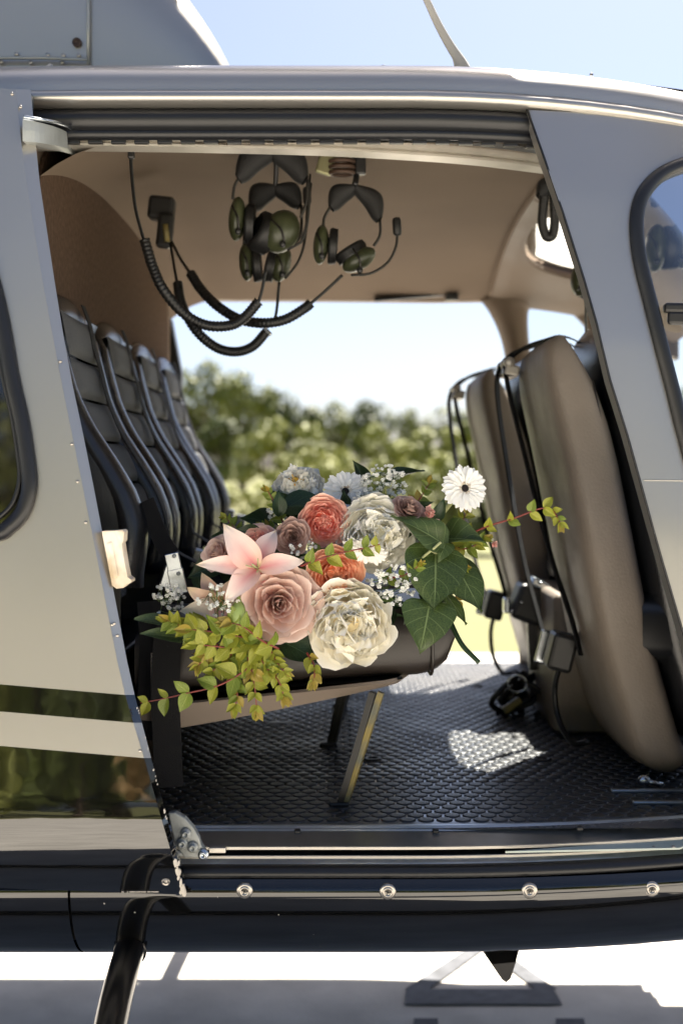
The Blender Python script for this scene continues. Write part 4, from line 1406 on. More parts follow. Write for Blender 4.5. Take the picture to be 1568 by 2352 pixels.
headset('black headset with olive ear cups, hanging lower behind its twin', 2.58,
        [((578, 478), (632, 432), 56, 0), ((632, 432), (688, 472), 52, 0)],
        [(566, 602, 34, 88, -3, 0, 590, 608), (646, 607, 44, 84, 14, 0, 622, 610)],
        [([(572, 478), (562, 520), (560, 560)], .003), ([(692, 470), (690, 540), (664, 570)], .003)],
        [(655, 640), (685, 600), (700, 550), (706, 470), (704, 430)],
        [([[(392, 560, 2.7), (400, 610, 2.66), (408, 655, 2.62)], [(622, 752, 2.58), (634, 720, 2.58), (641, 648, 2.58)]],
          [(408, 650, 2.62), (418, 700, 2.6), (450, 758, 2.58), (495, 797, 2.58), (540, 808, 2.58), (580, 796, 2.58), (612, 762, 2.58)])])
headset('black headset with olive ear cups and raised microphone boom, right of hook', 2.5,
        [((760, 478), (812, 432), 50, 0), ((818, 432), (870, 505), 48, 0)],
        [(737, 562, 36, 92, 5, 0, 764, 566), (824, 597, 46, 86, 58, 0, 806, 580)],
        [([(758, 476), (745, 500), (742, 525)], .003), ([(872, 505), (872, 540), (858, 565)], .003)],
        [(806, 632), (850, 628), (888, 605), (908, 570), (912, 535), (910, 500)],
        [([[(395, 556, 2.7), (415, 595, 2.65), (440, 632, 2.6)], [(708, 702, 2.5), (745, 670, 2.5), (786, 632, 2.5)]],
          [(438, 628, 2.6), (462, 665, 2.58), (500, 703, 2.55), (550, 733, 2.53), (605, 742, 2.5), (655, 734, 2.5), (700, 708, 2.5), (714, 696, 2.5)])])
sub(MB().box(at(615, 762, 2.57), (.02, .008, .008), Matrix.Rotation(.8, 3, 'Y'), .002), 'cable_connector', steel)
# two more by the front seats
hs4 = headset('dark headset with looped coiled cord beside the front door post', 2.62,
        [((1236, 450), (1275, 420), 40, 0), ((1275, 420), (1300, 470), 44, 0)],
        [(1330, 640, 40, 80, 5, 0, 1345, 650)],
        [([(1290, 440), (1310, 480), (1335, 540), (1340, 600)], .002)], None,
        [([[(1345, 690, 2.7), (1344, 730, 2.75), (1345, 768, 2.8)]],
          [(1250, 440, 2.62), (1246, 480, 2.62), (1245, 515, 2.62), (1254, 543, 2.62), (1268, 540, 2.62), (1273, 510, 2.62), (1272, 470, 2.62), (1270, 430, 2.62)])])
headset('dark headset seen through the front door window', 2.75,
        [((1500, 470), (1530, 440), 40, 0), ((1530, 440), (1565, 480), 40, 0)],
        [(1505, 570, 50, 110, 3, 0, 1530, 570), (1560, 565, 50, 105, -6, 0, 1545, 570)],
        [([(1530, 440), (1545, 400), (1548, 370)], .003)], None,
        [([[(1548, 380, 2.75), (1560, 350, 2.75), (1565, 330, 2.7)]], None)])
sub(MB().box(at(1262, 375, 2.6), (.03, .02, .014), None, .003), 'forward_hook_plate', plastic_b)
sub(MB().box(at(1560, 345, 2.75), (.09, .03, .02), None, .004), 'forward_hook_plate', plastic_b)

# ------------------------------------------------------------------ the bouquet
BQ = tag(empty('bouquet', at(790, 1430, 2.12)), 'large bouquet of roses, peonies, lilies and daisies lying on the seat', 'bouquet')
def axis_rot(ax, spin=0.):
    return frame(ax, (0, 0, 1)).to_4x4() @ Matrix.Rotation(spin, 4, 'Z')
def flower(name, dx, dy, Y, ax=(0, -1, .1), spin=0., label=None):
    e = empty(name, at(dx, dy, Y), BQ)
    e.rotation_euler = axis_rot(ax, spin).to_euler()
    if label: e['label'] = label
    return e
_k = [0]
def kid(mb, name, m, parent, sm=True, uv=True):
    if name == 'petal':
        _k[0] += 1
        off = Vector((_k[0] * 1.7, _k[0] * .9, 0))
        for i_, v_ in enumerate(mb.v):
            am = .0013 * mb.uv[i_][1]
            mb.v[i_] = v_ + Vector((noise.noise(v_ * 70 + off), noise.noise(v_ * 70 - off), noise.noise(v_ * 55 + off * 2))) * am
    o = bpy.data.objects.new(name, mb.mesh(name, m, sm, uv))
    COL.objects.link(o)
    o.parent = parent
    return o
def petal_polar(Rr, rb, zb, r2, z2, lip, dz, phi, dl, rng, ruf=.03, nu=11, nv=9, cx=0, cy=0, spiral=.05, notch=.0, point=.0, under=.55):
    ph = rng.uniform(0, 6.28); ph2 = rng.uniform(0, 6.28)
    fr = rng.uniform(2.2, 4.2)
    P0 = (rb, zb); P1 = (lerp(rb, r2, under) , lerp(zb, z2, .35)); P2 = (r2 * .99, lerp(zb, z2, .85)); P3 = (r2 + lip, z2 + dz)
    sl = rng.uniform(-.04, .04)
    def fn(u, v):
        q = 2 * u - 1
        ve = v * (1 - .30 * abs(q) ** 2.6 - .0) 
        ve += point * v * max(0, 1 - abs(q) * 2.2) * .12
        ve -= notch * v * math.exp(-(q * 6) ** 2)
        ve = max(0, ve)
        k = 1 - ve
        r_ = k ** 3 * P0[0] + 3 * k * k * ve * P1[0] + 3 * k * ve * ve * P2[0] + ve ** 3 * P3[0]
        z_ = k ** 3 * P0[1] + 3 * k * k * ve * P1[1] + 3 * k * ve * ve * P2[1] + ve ** 3 * P3[1]
        th = phi + q * dl * (.5 + .5 * math.sin(PI / 2 * min(1, v * 1.5)))
        r_ *= 1 + spiral * q
        wv = ruf * Rr * v * v
        r_ += wv * math.sin(q * fr + ph) + wv * .4 * math.sin(q * fr * 2.7 + ph2)
        z_ += wv * .8 * math.sin(q * fr * 1.3 + ph2) + sl * Rr * q * v
        return (cx + r_ * math.cos(th), cy + r_ * math.sin(th), z_)
    return MB().grid(nu, nv, fn)
def petal_dir(d, L, W, rng, cup=.3, curl=0., shape=None, ruf=.0, jag=0., nu=9, nv=9, base=(0, 0, 0), up=(0, 0, 1), roll=0., arch=0.):
    """a petal growing along d; cup bends the sides towards 'up', curl bends the tip towards it"""
    d = Vector(d).normalized()
    s_ = d.cross(Vector(up))
    if s_.length < .05: s_ = d.cross(Vector((1, .3, 0)))
    s_.normalize()
    n = s_.cross(d).normalized()
    if roll:
        M_ = Matrix.Rotation(roll, 3, d)
        s_ = M_ @ s_; n = M_ @ n
    shape = shape or (lambda v: math.sin(PI * min(1, .12 + .78 * v)) ** .8)
    ph = [rng.uniform(0, 6.28) for _ in range(4)]
    fr = rng.uniform(3, 5)
    jj = [rng.uniform(0, jag) for _ in range(nu)]
    def fn(u, v):
        q = 2 * u - 1
        w_ = W * shape(v)
        vv = v * (1 - jj[round(u * (nu - 1))] * (v ** 4)) - (.12 * q * q * v if jag else 0)
        p = d * (vv * L) + s_ * (q * w_) + n * (cup * w_ * q * q + curl * L * v * v + arch * L * math.sin(PI * v))
        rr = ruf * W * v * v
        p += n * rr * math.sin(q * fr + ph[0]) + d * rr * .5 * math.sin(q * fr * 1.7 + ph[1])
        return Vector(base) + p
    return MB().grid(nu, nv, fn)
# pigments
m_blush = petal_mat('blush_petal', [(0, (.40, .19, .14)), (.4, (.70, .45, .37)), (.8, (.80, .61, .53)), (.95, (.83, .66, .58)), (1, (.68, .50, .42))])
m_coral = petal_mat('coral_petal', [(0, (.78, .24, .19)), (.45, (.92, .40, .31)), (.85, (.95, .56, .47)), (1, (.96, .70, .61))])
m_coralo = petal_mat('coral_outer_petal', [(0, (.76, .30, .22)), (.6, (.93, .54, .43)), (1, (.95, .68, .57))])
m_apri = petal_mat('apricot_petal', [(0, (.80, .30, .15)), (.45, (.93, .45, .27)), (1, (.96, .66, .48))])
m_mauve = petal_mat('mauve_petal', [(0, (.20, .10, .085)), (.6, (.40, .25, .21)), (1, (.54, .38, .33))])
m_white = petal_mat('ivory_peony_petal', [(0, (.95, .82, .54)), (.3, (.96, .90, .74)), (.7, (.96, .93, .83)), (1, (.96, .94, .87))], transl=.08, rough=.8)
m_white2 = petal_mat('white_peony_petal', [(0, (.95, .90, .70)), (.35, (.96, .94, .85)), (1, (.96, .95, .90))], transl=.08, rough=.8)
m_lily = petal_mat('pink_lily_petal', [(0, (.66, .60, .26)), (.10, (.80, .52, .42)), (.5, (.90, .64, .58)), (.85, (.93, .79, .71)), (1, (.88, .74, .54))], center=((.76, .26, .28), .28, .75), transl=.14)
m_lily2 = petal_mat('pale_lily_petal', [(0, (.60, .50, .20)), (.2, (.76, .44, .28)), (.7, (.82, .60, .46)), (1, (.74, .62, .40))], transl=.14)
m_lily3 = petal_mat('cream_lily_petal', [(0, (.55, .5, .3)), (.4, (.80, .68, .58)), (1, (.84, .78, .66))], transl=.14)
m_daisy = petal_mat('white_daisy_petal', [(0, (.85, .80, .62)), (.2, (.94, .93, .88)), (1, (.95, .95, .92))], transl=.1)
m_carn = petal_mat('pink_carnation_petal', [(0, (.70, .30, .24)), (.6, (.80, .50, .42)), (.88, (.82, .58, .50)), (.93, (.50, .05, .06)), (1, (.50, .05, .06))], var=.03)
m_pinks = petal_mat('pale_pink_petal', [(0, (.60, .26, .22)), (1, (.82, .54, .48))])
dark_eye = mat('dark_daisy_eye', (.015, .009, .007), .8, bump=.6, bscale=900)
cream_flo = mat('cream_florets', (.55, .42, .28), .8)
stem_g = mat('green_stem', (.10, .16, .035), .5, var=.2, vscale=30)
stem_p = mat('pale_stem', (.40, .42, .20), .5, var=.1, vscale=30)
stem_r = mat('red_stem', (.22, .045, .035), .45, var=.3, vscale=40)
gyps = mat('white_blossom', (.86, .86, .80), .7)
gold = mat('golden_stamens', (.75, .45, .05), .7)

def rose(dx, dy, Y, rpx, ax, m, mo, seed, label, name='rose', spin=0., tight=1.0):
    rng = random.Random(seed)
    e = flower(name, dx, dy, Y, ax, spin, label)
    Rr = rpx / F * Y
    lay = [(.07, 2, 1.9), (.14, 2, 1.75), (.23, 3, 1.3), (.33, 3, 1.25), (.45, 4, 1.0), (.60, 4, 1.0), (.78, 5, .86), (.99, 5, .84)]
    ph = rng.uniform(0, 6)
    for i, (t, n, dl) in enumerate(lay):
        ph += 1.1
        for k in range(n):
            phi = ph + 2 * PI * k / n + rng.uniform(-.15, .15)
            r2 = Rr * t * rng.uniform(.94, 1.05)
            z2 = Rr * (.46 - .50 * t ** 1.7) * tight + Rr * rng.uniform(-.02, .02)
            out = max(0, t - .25)
            pb = petal_polar(Rr, Rr * .06 * (1 + t), -Rr * .50, r2, z2, Rr * .13 * out, -Rr * .10 * out, phi, dl, rng,
                             ruf=.022 + .05 * t, spiral=.10 * (1 - .6 * t), point=1.7 if t > .4 else .2, cx=rng.uniform(-.01, .01) * Rr, cy=rng.uniform(-.01, .01) * Rr)
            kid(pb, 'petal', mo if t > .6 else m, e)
    return e
def garden_rose(dx, dy, Y, rpx, ax, m, mo, seed, label, spin=0.):
    rng = random.Random(seed)
    e = flower('garden_rose', dx, dy, Y, ax, spin, label)
    Rr = rpx / F * Y
    cb = MB(); cb.ico((0, 0, -Rr * .25), Rr * .48, 2, (1, 1, .7)); kid(cb, 'flower_core', m, e)
    # folded heart: several off-centre whorls
    for q in range(5):
        a0 = 2 * PI * q / 5 + rng.uniform(-.3, .3)
        cx, cy = math.cos(a0) * Rr * .27, math.sin(a0) * Rr * .27
        for k in range(7):
            t = .05 + .042 * k
            pb = petal_polar(Rr, Rr * .03, -Rr * .3, Rr * t, Rr * (.34 - .03 * k + rng.uniform(-.03, .03)), Rr * .02, -Rr * .01, a0 + PI + rng.uniform(-1.3, 1.3), rng.uniform(.9, 1.4), rng, ruf=.045, nu=10, nv=6, cx=cx, cy=cy, spiral=.15)
            kid(pb, 'petal', m, e)
    for t, n, dl in ((.46, 9, .5), (.54, 9, .5), (.62, 9, .5), (.71, 8, .55), (.80, 8, .55), (.89, 7, .6), (.99, 7, .62)):
        ph = rng.uniform(0, 6)
        for k in range(n):
            z2 = Rr * (.36 - .34 * max(0, t - .45) ** 1.3 / .5) + Rr * rng.uniform(-.03, .03)
            out = max(0, t - .6)
            pb = petal_polar(Rr, Rr * .15, -Rr * .5, Rr * t * rng.uniform(.95, 1.04), z2, Rr * .16 * out, -Rr * .10 * out, ph + 2 * PI * k / n + rng.uniform(-.2, .2), dl * rng.uniform(.9, 1.2), rng, ruf=.035, spiral=.08, notch=.05, under=.9)
            kid(pb, 'petal', mo if t > .75 else m, e)
    return e
def peony(dx, dy, Y, rpx, ax, m, seed, label, n_in=70, spin=0., flat=.75, name='peony', jag=.14, guard=True):
    rng = random.Random(seed)
    e = flower(name, dx, dy, Y, ax, spin, label)
    Rr = rpx / F * Y
    if guard:
        for t, n, dl, zr, lip in ((1.0, 8, .60, .0, .05), (.94, 8, .56, .08, .0), (.86, 9, .50, .17, -.03), (.77, 9, .48, .25, -.05), (.68, 9, .46, .31, -.06), (.59, 8, .46, .36, -.06), (.50, 8, .48, .40, -.06), (.41, 7, .52, .43, -.06), (.32, 6, .6, .45, -.05), (.23, 5, .7, .46, -.04)):
            ph = rng.uniform(0, 6)
            for k in range(n):
                pb = petal_polar(Rr, Rr * .12, -Rr * .45, Rr * t * rng.uniform(.93, 1.05), Rr * (zr + rng.uniform(-.07, .07)), Rr * (lip + rng.uniform(-.06, .05)), Rr * rng.uniform(-.01, .05), ph + 2 * PI * k / n + rng.uniform(-.2, .2), dl * rng.uniform(.8, 1.25), rng, ruf=.06, notch=rng.uniform(0, .2), under=1.0, cx=rng.uniform(-.03, .03) * Rr, cy=rng.uniform(-.03, .03) * Rr)
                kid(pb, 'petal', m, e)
    cb = MB(); cb.ico((0, 0, -Rr * .12), Rr * .5, 2, (1, 1, .8)); kid(cb, 'flower_core', m, e)
    ga = PI * (3 - math.sqrt(5))
    for k in range(n_in):
        q = (k + .5) / n_in
        th = R(lerp(26, 74, q ** .8) + rng.uniform(-8, 8)) if guard else math.acos(1 - q * .9)
        a = k * ga + rng.uniform(-.25, .25)
        d = Vector((math.sin(th) * math.cos(a), math.sin(th) * math.sin(a), math.cos(th) * flat))
        L = Rr * rng.uniform(.52, .66 if guard and n_in < 20 else .84) * (d.length ** .3)
        W = Rr * rng.uniform(.28, .48)
        pb = petal_dir(d, L, W, rng, cup=rng.uniform(.5, 1.1), curl=rng.uniform(.05, .40), shape=lambda v: .25 + .75 * math.sin(PI / 2 * min(1, v * 1.15)) ** 1.3, ruf=.17, jag=jag, nu=10, nv=8, base=(0, 0, -Rr * .06), roll=rng.uniform(-.8, .8))
        kid(pb, 'petal', m, e)
    return e
def daisy(dx, dy, Y, rpx, ax, seed, label, spin=0., n=20, stem=None):
    rng = random.Random(seed)
    e = flower('gerbera_daisy', dx, dy, Y, ax, spin, label)
    Rr = rpx / F * Y
    shp = lambda v: (.40 + .60 * min(1, v * 1.7) ** .7) * math.sqrt(max(.015, 1 - max(0, (v - .80) / .20) ** 2.2))
    for ly, (LL, nn_, zz_) in enumerate(((1.0, n, -.02), (.93, n, .03), (.55, 16, .06))):
        for k in range(nn_):
            a = 2 * PI * (k + .5 * ly) / nn_ + rng.uniform(-.07, .07)
            d = Vector((math.cos(a), math.sin(a), .10 + .12 * ly + rng.uniform(-.07, .07)))
            pb = petal_dir(d, Rr * LL * rng.uniform(.9, 1.03) * .86, Rr * (.112 if ly < 2 else .06), rng, cup=rng.uniform(-.1, .45), curl=rng.uniform(-.16, .02), shape=shp, nu=7, nv=9, base=(math.cos(a) * Rr * .14, math.sin(a) * Rr * .14, zz_ * Rr))
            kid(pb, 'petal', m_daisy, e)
    b = MB()
    b.lathe([(Rr * .16, 0), (Rr * .15, Rr * .08), (Rr * .10, Rr * .11), (Rr * .03, Rr * .09)], (0, 0, Rr * .02), None, 20)
    kid(b, 'flower_eye', dark_eye, e)
    b = MB()
    for k in range(46):
        a = rng.uniform(0, 6.28); r_ = Rr * rng.uniform(.15, .25)
        p = Vector((r_ * math.cos(a), r_ * math.sin(a), Rr * .06))
        b.tube([p, p + Vector((math.cos(a) * Rr * .04, math.sin(a) * Rr * .04, Rr * .06))], Rr * .012, 4)
    o = kid(b, 'florets', cream_flo, e); o['kind'] = 'stuff'
    return e
def stalk(pts, r_, m, name='stem', parent=BQ):
    b = MB().tube(spl([at(*p) for p in pts], 18), r_, 8)
    return b.obj(name, m, parent)

# -- roses and peonies
rose(640, 1386, 2.0, 94, (.16, -1, .02), m_blush, m_blush, 11, 'large blush rose at the front', 'rose')
garden_rose(745, 1197, 2.055, 58, (.10, -1, .0), m_coral, m_coralo, 21, 'coral garden rose above the mauve one')
garden_rose(772, 1318, 2.025, 63, (.12, -1, -.08), m_apri, m_apri, 22, 'apricot garden rose between the peonies')
rose(672, 1232, 2.035, 40, (-.05, -1, .1), m_mauve, m_mauve, 13, 'small mauve rose')
rose(592, 1244, 2.06, 42, (-.1, -1, .3), m_coral, m_coralo, 14, 'coral rose half hidden by the lily')
rose(500, 1268, 2.06, 42, (-.5, -.8, .4), m_blush, m_blush, 15, 'tan rose behind the lily at the left')
rose(940, 1166, 2.05, 36, (.3, -.7, .6), m_mauve, m_mauve, 16, 'mauve rose bud above the peony')
peony(805, 1434, 2.015, 100, (.05, -1, -.12), m_white, 31, 'large cream peony at the front', 16, jag=.06)
peony(868, 1226, 2.055, 90, (.08, -1, -.08), m_white2, 32, 'white peony at the centre', 12, jag=.06)
pt3 = peony(685, 1118, 2.16, 60, (-.1, -.75, .7), m_white2, 33, 'white peony with golden heart at the top', 26, flat=.35, jag=.1)
b = MB(); rng = random.Random(2)
for k in range(18):
    a = rng.uniform(0, 6.28); r_ = rng.uniform(0, .009)
    b.tube([(r_ * math.cos(a), r_ * math.sin(a), .0), (r_ * 1.5 * math.cos(a), r_ * 1.5 * math.sin(a), .022)], .0012, 4)
kid(b, 'stamens', gold, pt3)['kind'] = 'stuff'
peony(722, 1292, 2.075, 34, (-.05, -1, .1), m_white, 34, 'small cream carnation between the roses', 24, name='carnation', jag=.3, guard=False)
peony(462, 1424, 2.03, 30, (-.2, -1, .1), m_carn, 35, 'pink edged carnation at the lower left', 30, name='carnation', jag=.3, guard=False)
for k, (dx, dy, r_) in enumerate(((985, 1178, 20), (1000, 1205, 18), (993, 1232, 18), (972, 1250, 20), (1135, 1250, 12))):
    peony(dx, dy, 2.05 + .005 * k, r_, (.2, -1, .3), m_pinks, 36 + k, 'small pink spray flower', 16, name='spray_flower', guard=False)
# -- daisies
daisy(1066, 1122, 2.08, 56, (.28, -1, .22), 41, 'white daisy standing clear at the right', .1)
daisy(793, 1130, 2.13, 55, (-.05, -.9, .5), 42, 'white daisy beside the top peony', .3)
daisy(838, 1262, 2.005, 56, (-.25, -.55, -.8), 43, 'white daisy turned away in front of the peony', .2)
stalk([(1045, 1140, 2.10), (1025, 1165, 2.11), (1000, 1195, 2.12), (965, 1240, 2.13)], .0052, stem_p, 'daisy_stem')
# -- lilies
def lily(dx, dy, Y, tips, label, ax, m, name='lily', stamens=True):
    rng = random.Random(int(dx))
    e = empty(name, at(dx, dy, Y), BQ)
    e['label'] = label
    c = at(dx, dy, Y)
    ax = Vector(ax).normalized()
    for (tx, ty, ty_, wd, mm, cv) in tips:
        tip = at(tx, ty, ty_) - c
        L = tip.length
        shp = lambda v: math.sin(PI * v ** .82) ** .85 * (1 - .18 * v) + .10 * (1 - v)
        d = tip.normalized()
        pb = petal_dir(d, L, wd / F * Y / 2, rng, cup=.30, curl=-cv, arch=.16, shape=shp, ruf=.05, nu=11, nv=16, up=ax)
        # keep the tip where it belongs after the curl
        for i, v in enumerate(pb.v):
            pb.v[i] = v + ax * 0
        kid(pb, 'petal', mm, e)
    if stamens:
        b = MB()
        for k in range(3):
            a = k * PI / 1.5
            s_ = ax.cross(Vector((0, 0, 1))).normalized(); t_ = ax.cross(s_)
            p = ax * .03 + (s_ * math.cos(a) + t_ * math.sin(a)) * .012
            b.tube([(0, 0, 0), p], .001, 5)
        b.tube([(0, 0, 0), ax * .04], .0016, 6)
        kid(b, 'stamens', stem_p, e)
    return e
lily(592, 1306, 2.0, [(513, 1205, 1.985, 70, m_lily, .10), (634, 1216, 2.03, 54, m_lily, .05), (450, 1295, 1.985, 46, m_lily, .08), (700, 1288, 2.0, 50, m_lily, .10), (516, 1384, 1.965, 58, m_lily, .10), (640, 1390, 2.04, 60, m_lily, .0)],
     'open pink lily at the left', (-.15, -1, .25), m_lily)
lily(516, 1392, 2.035, [(430, 1346, 2.03, 46, m_lily2, -.1), (412, 1404, 2.02, 52, m_lily3, .05), (470, 1316, 2.06, 44, m_lily2, -.15), (536, 1330, 2.03, 46, m_lily2, -.1), (488, 1440, 2.01, 44, m_lily, .05), (528, 1452, 2.01, 40, m_lily2, .05)],
     'half open peach lily below the pink one', (-.3, -1, .0), m_lily2, stamens=False)
bud = empty('lily_bud', at(546, 1408, 1.985), BQ)
b = MB()
P = [at(549, 1370, 1.985), at(548, 1385, 1.983), at(547, 1402, 1.981), at(545, 1422, 1.98), at(543, 1440, 1.982)]
b.tube([p - at(546, 1408, 1.985) for p in spl(P, 14)], lambda t: .0035 + .0085 * math.sin(PI * min(1, max(0, (t - .15) / .85))) ** .8, 9)
kid(b, 'bud', mat('green_bud', (.24, .32, .09), .5, var=.2, vscale=40), bud)

# -- leaves
L_ivy = leaf_mat('ivy_leaf', (.052, .092, .024), (.095, .140, .038), (.22, .29, .11), nv=4.5, veinw=.045, slope=.75, rough=.36)
L_dark = leaf_mat('dark_leaf', (.026, .056, .022), (.042, .082, .03), (.07, .13, .06), nv=6, veinw=.04, rough=.35)
L_soft = leaf_mat('soft_green_leaf', (.07, .115, .05), (.10, .15, .065), (.16, .22, .11), nv=1.0, veinw=.0, rough=.5)
L_ab = [leaf_mat('yellow_green_leaf', (.31, .36, .03), (.48, .47, .06), (.56, .55, .15), nv=5, veinw=.04, rough=.42),
        leaf_mat('fresh_green_leaf', (.18, .26, .03), (.30, .37, .05), (.42, .48, .12), nv=5, veinw=.04, rough=.42),
        leaf_mat('bronze_leaf', (.40, .30, .04), (.52, .40, .08), (.56, .46, .15), nv=5, veinw=.04, rough=.42)]
W_ivy = [(0, .0), (.02, .20), (.07, .32), (.15, .405), (.25, .435), (.34, .42), (.42, .385), (.50, .36), (.60, .315), (.70, .24), (.82, .14), (.93, .05), (1, .0)]
W_ov = [(0, .0), (.08, .16), (.2, .28), (.35, .335), (.5, .31), (.65, .24), (.8, .14), (.92, .05), (1, .0)]
W_long = [(0, .04), (.1, .09), (.3, .15), (.5, .165), (.7, .13), (.88, .06), (1, .0)]
def leaf_mesh(Wt, fold=.12, droop=.12, wave=.02, seed=0, nu=9, nv=12, back=.0):
    rng = random.Random(seed)
    ph = rng.uniform(0, 6)
    def fn(u, v):
        q = 2 * u - 1
        w_ = interp(Wt, v)
        y_ = v - back * abs(q) ** 1.4 * (1 - v) ** 2.5
        return (q * w_, y_, fold * abs(q) * w_ * 2 - droop * v * v + wave * math.sin(5 * v + ph + 2 * q) * abs(q))
    return MB().grid(nu, nv, fn)
def place_leaf(name, mesh, base, tip, nrm, parent, width=1.0):
    """base/tip world points; nrm = direction the upper side faces"""
    base, tip = Vector(base), Vector(tip)
    y_ = (tip - base)
    L = y_.length
    y_.normalize()
    z_ = Vector(nrm) - y_ * Vector(nrm).dot(y_)
    z_.normalize()
    x_ = y_.cross(z_)
    M_ = Matrix((x_ * L * width, y_ * L, z_ * L)).transposed().to_4x4()
    M_.translation = base
    o = bpy.data.objects.new(name, mesh)
    COL.objects.link(o)
    o.parent = parent
    if parent is BQ:
        o.matrix_parent_inverse = Matrix.Translation(-BQ.location)
    o.matrix_basis = M_
    return o
ivyM = [leaf_mesh(W_ivy, (.10, .22, .02, .3)[k], (.14, .26, .10, .2)[k], .075, 70 + k, 13, 18, .16).mesh('ivy_leaf', L_ivy, True, True) for k in range(4)]
darkM = [leaf_mesh(W_ov, .12 + .1 * k, .18, .06, 80 + k, 9, 12, .06).mesh('dark_leaf', L_dark, True, True) for k in range(3)]
softM = [leaf_mesh(W_long, .2, .12, .03, 90 + k, 9, 14).mesh('long_leaf', L_soft, True, True) for k in range(2)]
abM = [[leaf_mesh(W_ov, f_, d_, w_, 95 + k + 7 * q_, 7, 8, .04).mesh('leaf', L_ab[k], True, True) for q_, (f_, d_, w_) in enumerate(((.16, .14, .02), (.34, .30, .05), (.05, -.10, .06), (.45, .05, .03)))] for k in range(3)]
for i, (bx, by, bY, tx, ty, tY, n, wd) in enumerate((
        (1000, 1270, 2.05, 1000, 1392, 1.995, (.1, -1, .25), 1.25),      # big leaf right of the peony
        (985, 1392, 2.02, 968, 1492, 1.985, (.05, -1, .15), 1.35),       # big leaf over the cushion
        (1040, 1290, 2.07, 1110, 1400, 2.03, (.5, -1, .25), .85),
        (1025, 1238, 2.08, 1108, 1232, 2.03, (.05, -.75, .7), .85),
        (1008, 1243, 2.045, 908, 1178, 2.01, (-.1, -.75, .65), .70),
        (1022, 1248, 2.05, 1008, 1288, 2.03, (.2, -1, .2), 1.0),
        (1020, 1360, 2.08, 1075, 1430, 2.06, (.5, -.6, .5), .5))):
    place_leaf('ivy_leaf', ivyM[i % 4], at(bx, by, bY), at(tx, ty, tY), n, BQ, wd)
stalk([(945, 1300, 2.05), (985, 1268, 2.03), (1012, 1245, 2.03)], .0022, stem_p, 'ivy_stem')
stalk([(960, 1268, 2.06), (1000, 1270, 2.05), (1042, 1290, 2.06)], .0022, stem_p, 'ivy_stem')
for i, (bx, by, bY, tx, ty, tY, n, wd) in enumerate((
        (640, 1165, 2.12, 775, 1150, 2.10, (-.1, -.6, .8), .8),
        (890, 1110, 2.17, 965, 1068, 2.14, (0, -.5, .8), .9),
        (840, 1110, 2.18, 815, 1060, 2.16, (0, -1, .4), .9),
        (640, 1470, 2.04, 752, 1520, 2.02, (.1, -.8, .6), .85),
        (520, 1290, 2.12, 430, 1320, 2.10, (-.3, -.8, .3), 1.0),
        (560, 1240, 2.14, 490, 1225, 2.12, (-.2, -.8, .6), .9),
        (460, 1310, 2.13, 452, 1360, 2.12, (-.3, -1, .2), 1.1),
        (800, 1190, 2.12, 790, 1130, 2.10, (0, -1, .2), .9),
        (590, 1470, 2.06, 640, 1560, 2.04, (.1, -1, .3), .9),
        (700, 1400, 2.06, 770, 1480, 2.05, (.1, -1, .3), .9))):
    place_leaf('dark_leaf', darkM[i % 3], at(bx, by, bY), at(tx, ty, tY), n, BQ, wd)
rng = random.Random(77)
for k in range(46):            # foliage packed behind the blooms
    a = rng.uniform(0, 2 * PI)
    q = math.sqrt(rng.random())
    bx, by = 770 + 230 * q * math.cos(a), 1310 + 150 * q * math.sin(a)
    tx, ty = bx + 75 * math.cos(a + rng.uniform(-.8, .8)), by + 70 * math.sin(a + rng.uniform(-.8, .8))
    place_leaf('dark_leaf', darkM[k % 3], at(bx, by, rng.uniform(2.11, 2.17)), at(tx, ty, rng.uniform(2.10, 2.16)), (rng.uniform(-.4, .4), -1, rng.uniform(0, .6)), BQ, .9)
place_leaf('long_leaf', softM[0], at(445, 1452, 2.035), at(317, 1408, 1.99), (0, -.55, .85), BQ, 1.15)
place_leaf('long_leaf', softM[1], at(440, 1470, 2.03), at(330, 1448, 1.98), (0, -.8, .55), BQ, .95)
# strap-like dark blade hanging at the right
MB().ribbon(spl([at(1030, 1420, 2.1), at(1060, 1480, 2.07), at(1100, 1522, 2.05)], 12), (1, 0, .5), .008, .001).obj('grass_blade', L_dark, BQ, uv=True)

